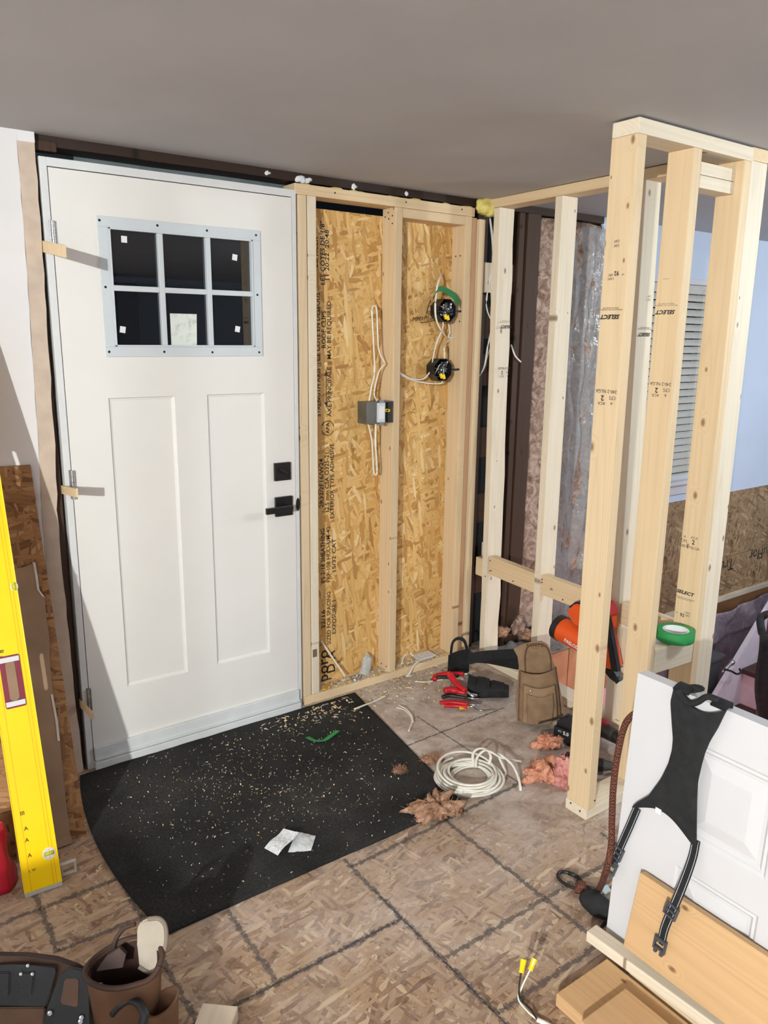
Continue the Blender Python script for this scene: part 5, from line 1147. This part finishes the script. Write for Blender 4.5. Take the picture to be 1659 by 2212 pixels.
# body with two grip openings: made of bars
g1y0, g1y1 = lpx(50, 1520)[1], lpx(45, 1415)[1]; g2y0 = g1y0+.62; g2y1 = g1y1+.62
gx0_, gx1_ = -.020, .022
bm = bmesh.new(); y = [.012, g1y0, g1y1, g2y0, g2y1, LLEN]
for a, b in ((0, 1), (2, 3), (4, 5)): add_box(bm, -LW/2, LW/2, y[a], y[b], -.026, 0)
for a, b in ((1, 2), (3, 4)):
    add_box(bm, -LW/2, gx0_, y[a], y[b], -.026, 0); add_box(bm, gx1_, LW/2, y[a], y[b], -.026, 0)
lplace(bm, 'level_body', m_lev)
for xg in (-.031, .0285, .037):
    bm = bmesh.new(); 
    for a, b in ((.012, g1y0), (g1y1, g2y0), (g2y1, LLEN)) if abs(xg) < .024 else ((.012, LLEN),): add_box(bm, xg-.0009, xg+.0009, a, b, 0, .0007)
    lplace(bm, 'groove_line', m_levd)
for (gx_, ) in ((-.0485,), (.0485,)):
    bm = bmesh.new(); add_box(bm, gx_-.0012, gx_+.0012, .012, LLEN, -.027, .0015, .0005); lplace(bm, 'edge_rib', m_lev)
bm = bmesh.new(); add_box(bm, -LW/2-.001, LW/2+.001, 0, .012, -.027, .001, .002); lplace(bm, 'end_cap', plain('grey_end_cap', srgb(176, 172, 160), .5))
for (a, b) in ((g1y0, g1y1), (g2y0, g2y1)):
    bm = bmesh.new()
    def ringo(x0, x1, y0, y1, r, n=6):
        P2 = []
        for (cx, cy, a0_) in ((x1-r, y1-r, 0), (x0+r, y1-r, 90), (x0+r, y0+r, 180), (x1-r, y0+r, 270)):
            for k in range(n+1): t = math.radians(a0_+90*k/n); P2.append((cx+r*math.cos(t), cy+r*math.sin(t)))
        return P2
    o1 = ringo(gx0_-.006, gx1_+.006, a-.006, b+.006, .006); o2 = ringo(gx0_+.008, gx1_-.008, a+.010, b-.010, .0125)
    V = [[bm.verts.new((p[0], p[1], z)) for p in P2] for P2, z in ((o1, -.026), (o1, .002), (o2, .002), (o2, -.026))]
    n_ = len(o1)
    for A_, B_ in zip(V, V[1:]):
        for k in range(n_): bm.faces.new((A_[k], A_[(k+1) % n_], B_[(k+1) % n_], B_[k]))
    gr = lplace(bm, 'grip_ring', m_mar)
    for (x0, x1, y0, y1) in ((gx0_-.004, gx1_+.004, b-.013, b+.001), (gx0_-.004, gx1_+.004, a-.001, a+.013)):
        bm = bmesh.new(); add_box(bm, x0, x1, y0, y1, .0022, .003, .0004); lplace(bm, 'white_inlay', m_white2, gr)
m_vial = plain('green_vial', srgb(196, 190, 40), .12)
def vial(px, py, r, horiz):
    vx, vy = lpx(px, py); bm = bmesh.new(); add_lathe(bm, [(r, -.004), (r, .002), (r*.82, .0026), (r*.8, .0006), (0, .0004)], Matrix.Translation((vx, vy, 0)) @ Matrix.Diagonal((1, 1.25 if not horiz else 1, 1, 1)), seg=28); vo_ = lplace(bm, 'vial_ring', m_white2)
    bm = bmesh.new(); 
    if horiz: add_tube(bm, [(vx-.012, vy, .001), (vx+.012, vy, .001)], .0055, seg=10, smooth=False)
    else: add_tube(bm, [(vx, vy-.012, .001), (vx, vy+.012, .001)], .0045, seg=10, smooth=False)
    lplace(bm, 'vial', m_vial, vo_, True)
vial(106, 1843, .017, True); vial(31, 1267, .010, False)
for (s, px, py, sz) in (('R plate', 4, 1425, .02), ('A', 56, 1790, .016), ('A', 58, 1815, .016), ('A', 64, 1848, .016), ('L W', 70, 1880, .010), ('III', 48, 1757, .016)):
    a, b = lpx(px, py); m = Ml @ Matrix.Translation((a, b, .0014)) @ Matrix.Rotation(-math.pi/2 if len(s) > 3 else 0, 4, 'Z'); text('level_print', s, sz, m, m_ink, lv_)
# red plastic bag behind the level, white bracket by its foot
def rb(u, v):
    an = u*2*math.pi; r = .075*(1-.35*v)+.012*noise.noise((math.cos(an)*2, math.sin(an)*2, v*3)); return Vector((-.40+r*math.cos(an), -.475+r*.75*math.sin(an), .001+v*.19))
tag(sheet('red_bag', rb, 26, 12, .002, plain('red_plastic', srgb(176, 20, 52), .3, var=.15), smooth=True), 'glossy red plastic bag standing behind the yellow level', 'bag')
a, b, c, d = FZ(138, 1862, .004), FZ(162, 1855, .03), FZ(164, 1885, .004), FZ(140, 1895, .004)
br = thing('wall_bracket', FZ(150, 1880), 'small pale plastic bracket on the floor by the level foot', 'bracket')
m_br = plain('pale_grey_bracket', srgb(184, 178, 170), .5)
c0_ = FZ(150, 1890, 0); 
for (x0, x1, z0, z1) in ((-.022, .022, .001, .006), (-.022, .022, .036, .041), (-.022, -.016, .006, .036), (.016, .022, .006, .036)):
    box('bracket_bar', c0_.x+x0, c0_.x+x1, c0_.y, c0_.y+.012, z0, z1, m_br, br, .0015)
# ================================================================= leather tool belt in the lower left corner
m_lea = plain('tan_leather', srgb(116, 82, 58), .6, var=.2, nscale=9, bump=.25, bscale=220); m_lead = plain('dark_leather', srgb(62, 38, 28), .7, var=.25, nscale=9, bump=.3, bscale=200); m_leab = plain('black_leather', srgb(34, 34, 35), .55, var=.2, nscale=9, bump=.3, bscale=260); m_sued = plain('pale_suede_lining', srgb(172, 160, 144), .95, var=.08, nscale=12, bump=.3, bscale=500)
tb = thing('leather_tool_belt', FZ(240, 2180), 'brown leather tool belt with open pouches and black pocket panel', 'tool belt')
# main bucket: rim ellipse at height, tapering body
rimz = .17; rc = FZ(268, 2090, rimz)
def bucket(u, v):
    an = math.radians(-15)+u*2*math.pi; rx, ry = .084*(1-.18*(1-v)), .058*(1-.15*(1-v)); p = Vector((rx*math.cos(an), ry*math.sin(an), 0)); t = -.55
    q = Vector((p.x*math.cos(t)-p.y*math.sin(t), p.x*math.sin(t)+p.y*math.cos(t), 0)); dz = .03*max(0, math.cos(an-.9))*v
    return Vector((rc.x, rc.y, 0))+q+Vector((.0, .0, .001+(rimz+dz)*v+.004*noise.noise((math.cos(an)*2, math.sin(an)*2, v*3))*v))
sheet('bucket_pouch', bucket, 40, 12, .006, m_lea, tb, smooth='auto'); bm = bmesh.new(); add_poly(bm, [bucket(k/30, .12) for k in range(30)], (0, 0, .003)); obj('bucket_floor', bm, m_lead, tb)
tube('rim_binding', [bucket(k/24, 1.0) for k in range(25)], .006, m_lead, tb, seg=8)
sheet('inner_lining', lambda u, v: bucket(u, .2+.78*v)*1.0+(Vector((rc.x, rc.y, 0))-Vector((bucket(u, .2+.78*v).x, bucket(u, .2+.78*v).y, 0)))*.09, 30, 8, .002, m_lead, tb)
# tall padded back piece with pale suede face
bo = bucket(.20, 1.0)
tn = [(300, 2088), (296, 2040), (295, 2008), (304, 1992), (320, 1985), (342, 1984), (354, 1994), (359, 2012), (358, 2040), (350, 2070), (338, 2092), (322, 2100)]
tnn = Vector((-.55, -.75, .25)).normalized(); tp0 = FZ(330, 2090, rimz+.005)
tp0 = tp0+Vector((0.012, 0.02, 0))
T_ = [FP(p[0], p[1], tp0, tnn) for p in tn]
bm = bmesh.new(); add_poly(bm, T_, tnn*-.010); bmesh.ops.bevel(bm, geom=bm.edges[:], offset=.003, segments=2, affect='EDGES'); obj('padded_back', bm, m_sued, tb, smooth='auto')
tube('back_binding', T_[4:]+[T_[0]], .005, plain('grey_binding', srgb(126, 112, 98), .8), tb, seg=8)
tube('hammer_loop', [FZ(243, 2062, .17), FZ(250, 2030, .2), FZ(268, 2006, .22), FZ(292, 1996, .235)], .005, m_lead, tb, seg=8)
bm = bmesh.new(); Q = [FZ(208, 2098, .165), FZ(230, 2066, .19), FZ(258, 2048, .205), FZ(272, 2062, .195), FZ(265, 2090, .17)]; add_poly(bm, Q, (.006, .010, -.003)); obj('flap', bm, m_lead, tb)
# black pocket panel with pliers sleeve
pn = Vector((-.25, -.80, .55)).normalized(); pp0 = FZ(60, 2150, .09)
def TP(px, py, off=0.0): return FP(px, py, pp0+pn*off, pn)
def tplate(name, pl, off, th, mat, bev=.003, parent=tb):
    bm = bmesh.new(); add_poly(bm, [TP(*p, off) for p in pl], pn*-th); bmesh.ops.bevel(bm, geom=bm.edges[:], offset=bev, segments=2, affect='EDGES'); return obj(name, bm, mat, parent, smooth='auto')
tplate('belt_back', [(-60, 2062), (0, 2060), (60, 2062), (120, 2070), (165, 2086), (200, 2104), (214, 2150), (212, 2260), (-60, 2260)], -.012, .012, m_lea)
tplate('belt_back_edge', [(-60, 2056), (60, 2058), (125, 2066), (170, 2082), (200, 2100), (198, 2106), (165, 2090), (120, 2075), (60, 2066), (-60, 2065)], .0, .012, m_lead)
tplate('pocket_panel', [(-60, 2088), (20, 2083), (60, 2084), (122, 2088), (118, 2100), (112, 2140), (100, 2175), (-60, 2172)], .012, .010, m_leab)
tplate('pen_pocket', [(-10, 2100), (22, 2099), (20, 2152), (-12, 2150)], .018, .008, m_leab); tplate('pen_pocket', [(42, 2100), (74, 2100), (70, 2148), (38, 2148)], .018, .008, m_leab)
for (px, py) in ((45, 2104), (70, 2104), (60, 2086)):
    bm = bmesh.new(); m = pn.to_track_quat('Z', 'Y').to_matrix().to_4x4(); m.translation = TP(px, py, .019); add_lathe(bm, [(0, .002), (.0035, .0014), (.004, 0)], m, seg=10); obj('rivet', bm, m_steel, tb)
tplate('lower_pocket', [(-60, 2176), (98, 2176), (92, 2260), (-60, 2260)], .010, .01, m_lea)
hol = tplate('holster_panel', [(128, 2108), (142, 2094), (160, 2090), (180, 2094), (191, 2104), (192, 2150), (196, 2212), (190, 2260), (90, 2260), (98, 2190), (112, 2150)], .035, .012, m_leab)
tplate('holster_window', [(140, 2114), (170, 2114), (168, 2176), (130, 2168)], .037, .003, m_lea)
for (px, py) in ((176, 2198), (174, 2206), (108, 2188)):
    bm = bmesh.new(); m = pn.to_track_quat('Z', 'Y').to_matrix().to_4x4(); m.translation = TP(px, py, .04); add_lathe(bm, [(0, .004), (.005, .003), (.006, 0)], m, seg=12); obj('snap', bm, m_steel, tb)
tube('side_handle', [FZ(243, 2190, .10), FZ(258, 2172, .12), FZ(278, 2160, .13), (FZ(300, 2168, .13)), FZ(312, 2190, .12), FZ(306, 2215, .1)], .010, m_leab, tb, flat=.7)
sp2 = FZ(345, 2185, .09)
def small(u, v):
    an = u*2*math.pi; r = .036*(1-.2*(1-v)); return Vector((sp2.x+.012, sp2.y+.01, 0))+Vector((r*math.cos(an), r*.8*math.sin(an), .001+.10*v+.015*v*math.cos(an)))
sheet('small_pouch', small, 26, 8, .005, m_lea, tb, smooth='auto'); bm = bmesh.new(); add_poly(bm, [small(k/20, .5) for k in range(20)], (0, 0, .003)); obj('small_pouch_floor', bm, m_lead, tb)
for (px, py) in ((217, 2128), (236, 2135)):
    c = FZ(px, py, .13); bm = bmesh.new(); m = Vector((-.3, -.9, .3)).normalized().to_track_quat('Z', 'Y').to_matrix().to_4x4(); m.translation = c; add_lathe(bm, [(0, .003), (.005, .002), (.006, 0)], m, seg=12); obj('rivet', bm, m_steel, tb)
# scrap block at the bottom edge
a, b = FZ(437, 2168, .038), FZ(515, 2170, .038)
tag(lumber('scrap_block', (a+b)/2+Vector((.0, 0, -.019)), (a+b)/2+Vector((-.10, -.115, -.019)), (b-a), (b-a).length, .037, m_pinew, None, bev=.003), 'short pine offcut lying on the bare floor near the tool belt', 'wood block')
# ================================================================= lamps that light the room, dark cupboard added to darken the glass reflection
m_bulb = bpy.data.materials.new('lit_bulb'); m_bulb.use_nodes = True; bsd = m_bulb.node_tree.nodes['Principled BSDF']; bsd.inputs['Emission Color'].default_value = (1, .93, .85, 1); bsd.inputs['Emission Strength'].default_value = 3
for (p, w, c), lab in zip(LAMPS[:3], ('bare bulb ceiling fixture left of the entry', 'bare bulb ceiling fixture behind the return partition', 'bare bulb ceiling fixture in the stairwell room')):
    t = thing('ceiling_lamp', (p[0], p[1], CEIL), lab, 'lamp')
    bm = bmesh.new(); add_lathe(bm, [(0, -.001), (.06, -.001), (.058, -.02), (.02, -.03), (.02, -.07), (0, -.07)], Matrix.Translation((p[0], p[1], CEIL)), seg=20); obj('lamp_holder', bm, m_white2, t, smooth='auto')
    bm = bmesh.new(); add_tube(bm, [(p[0], p[1], CEIL-.071), (p[0], p[1], CEIL-.09)], .012, seg=12, smooth=False); obj('socket', bm, m_cable, t)
cb = thing('reflection_cupboard', (2.2, -5.75, 0), 'dark tall cupboard added behind the viewer to darken the door glass reflection', 'cupboard')
box('carcass', .9, 2.1, -5.99, -5.5, .001, 2.05, plain('dark_cupboard', srgb(40, 36, 34), .5), cb, .003)
for k in range(2):
    dx = box('door', .91+k*.6, 1.49+k*.6, -5.499, -5.48, .1, 2.03, plain('dark_cupboard_door', srgb(46, 42, 40), .45), cb, .003); box('handle', 1.46+k*.08, 1.47+k*.08, -5.479, -5.46, .95, 1.15, m_steel, dx, .002)

# ================================================================= odds and ends seen over the slab, right edge
jk = thing('dark_jacket', FY(1662, 1400, -1.0), 'black jacket hanging at the stair edge beside the treads', 'jacket')
def jf(u, v):
    a = FY(1641+42*u, 1368+195*v, -1.0); a.y += .02*math.sin(u*9+v*3)-.02*math.sin(math.pi*u); a.x += .012*math.sin(v*7); return a
sheet('jacket_back', jf, 16, 20, .02, m_cloth, jk, smooth=True)
t_ = jf(.5, 0); t_.x = FY(1676, 1380, -.92).x; t_.y = -1.0; t_.z -= .03
box('newel_post', t_.x-.035, t_.x+.035, -.955, -.885, -1.299, t_.z+.03, m_tread, st, .004)
box('newel_cap', t_.x-.045, t_.x+.045, -.965, -.875, t_.z+.03, t_.z+.05, m_tread, st, .006)
tube('jacket_collar', [jf(.2, .0)+Vector((0, .0, 0)), t_+Vector((-.05, .14, .02)), t_+Vector((.05, .14, .02)), jf(.8, .0)], .018, m_cloth, jk, seg=8)
tube('jacket_hem', [jf(k/8, 1.0) for k in range(9)], .012, m_cloth, jk, seg=8)
gb = thing('grey_tote', FY(1530, 1480, -.42), 'dark grey tote standing in the stairwell behind the corner stud', 'tote')
m_tote = plain('dark_grey_plastic', srgb(74, 76, 80), .5, var=.1)
a, b = FY(1496, 1432, -.42), FY(1562, 1420, -.42)
bm = bmesh.new(); z0 = -.9
add_poly(bm, [(a.x, -.42, z0), (b.x-.06, -.42, z0), (b.x, -.42, b.z), (a.x, -.42, a.z)], (0, .16, 0)); bmesh.ops.bevel(bm, geom=bm.edges[:], offset=.012, segments=2, affect='EDGES'); obj('tote_body', bm, m_tote, gb, smooth='auto')
box('tote_rim', a.x-.01, b.x+.01, -.435, -.25, min(a.z, b.z)-.002, min(a.z, b.z)+.02, m_tote, gb, .004)
for q in (0, 1): box('tote_stand', a.x+.03+q*(b.x-a.x-.15), a.x+.06+q*(b.x-a.x-.15), -.40, -.28, -1.3, z0, m_tote, gb)
hk = thing('bent_hook', FY(1590, 1452, -.56), 'bent dark metal hook lying across the stair stringer', 'hook')
tube('hook_wire', [FY(1566, 1446, -.56), FY(1580, 1450, -.56), FY(1592, 1456, -.57), FY(1600, 1452, -.57), FY(1597, 1444, -.56)], .006, m_black, hk, seg=8)
tube('hook_socket', [FY(1560, 1452, -.55), FY(1576, 1436, -.54), FY(1582, 1430, -.53)], .012, m_steel, hk, seg=12, rad=[.008, .010, .016])
wl_ = thing('stairwell_glow_lamp', (2.3, -.75, -1.3), 'small lamp on a stand, added for the glow in the lower stairwell', 'lamp')  # unseen stand lamp, added as the source of the stairwell glow
tube('stand_pole', [(2.3, -.75, -1.299), (2.3, -.75, -.45)], .01, m_blackp, wl_, smooth=False)
bm = bmesh.new(); add_lathe(bm, [(0, 0), (.12, 0), (.12, .01), (0, .012)], Matrix.Translation((2.3, -.75, -1.299)), seg=20); obj('stand_base', bm, m_blackp, wl_)
bm = bmesh.new(); add_lathe(bm, [(.012, 0), (.05, .03), (.055, .035)], Matrix.Translation((2.3, -.75, -.45)), seg=20); obj('reflector', bm, m_steel, wl_)

# unseen kitchen island, added before the lamp to shade the lower left corner
ki = thing('shade_island', (-2.0, -2.45, 0), 'low grey kitchen island out of view, added to shade the lower left corner', 'cabinet')
m_isl = plain('grey_cabinet_paint', srgb(150, 150, 152), .5)
box('island_body', -2.6, -1.42, -2.78, -2.14, .001, .885, m_isl, ki, .003)
box('worktop', -2.63, -1.38, -2.81, -2.10, .885, .92, plain('dark_worktop', srgb(70, 66, 64), .35), ki, .004)
for k in range(3):
    dx = box('door', -2.59+k*.39, -2.22+k*.39, -2.14, -2.12, .1, .86, m_isl, ki, .003); box('handle', -2.42+k*.39, -2.40+k*.39, -2.12, -2.10, .55, .7, m_steel, dx, .002)
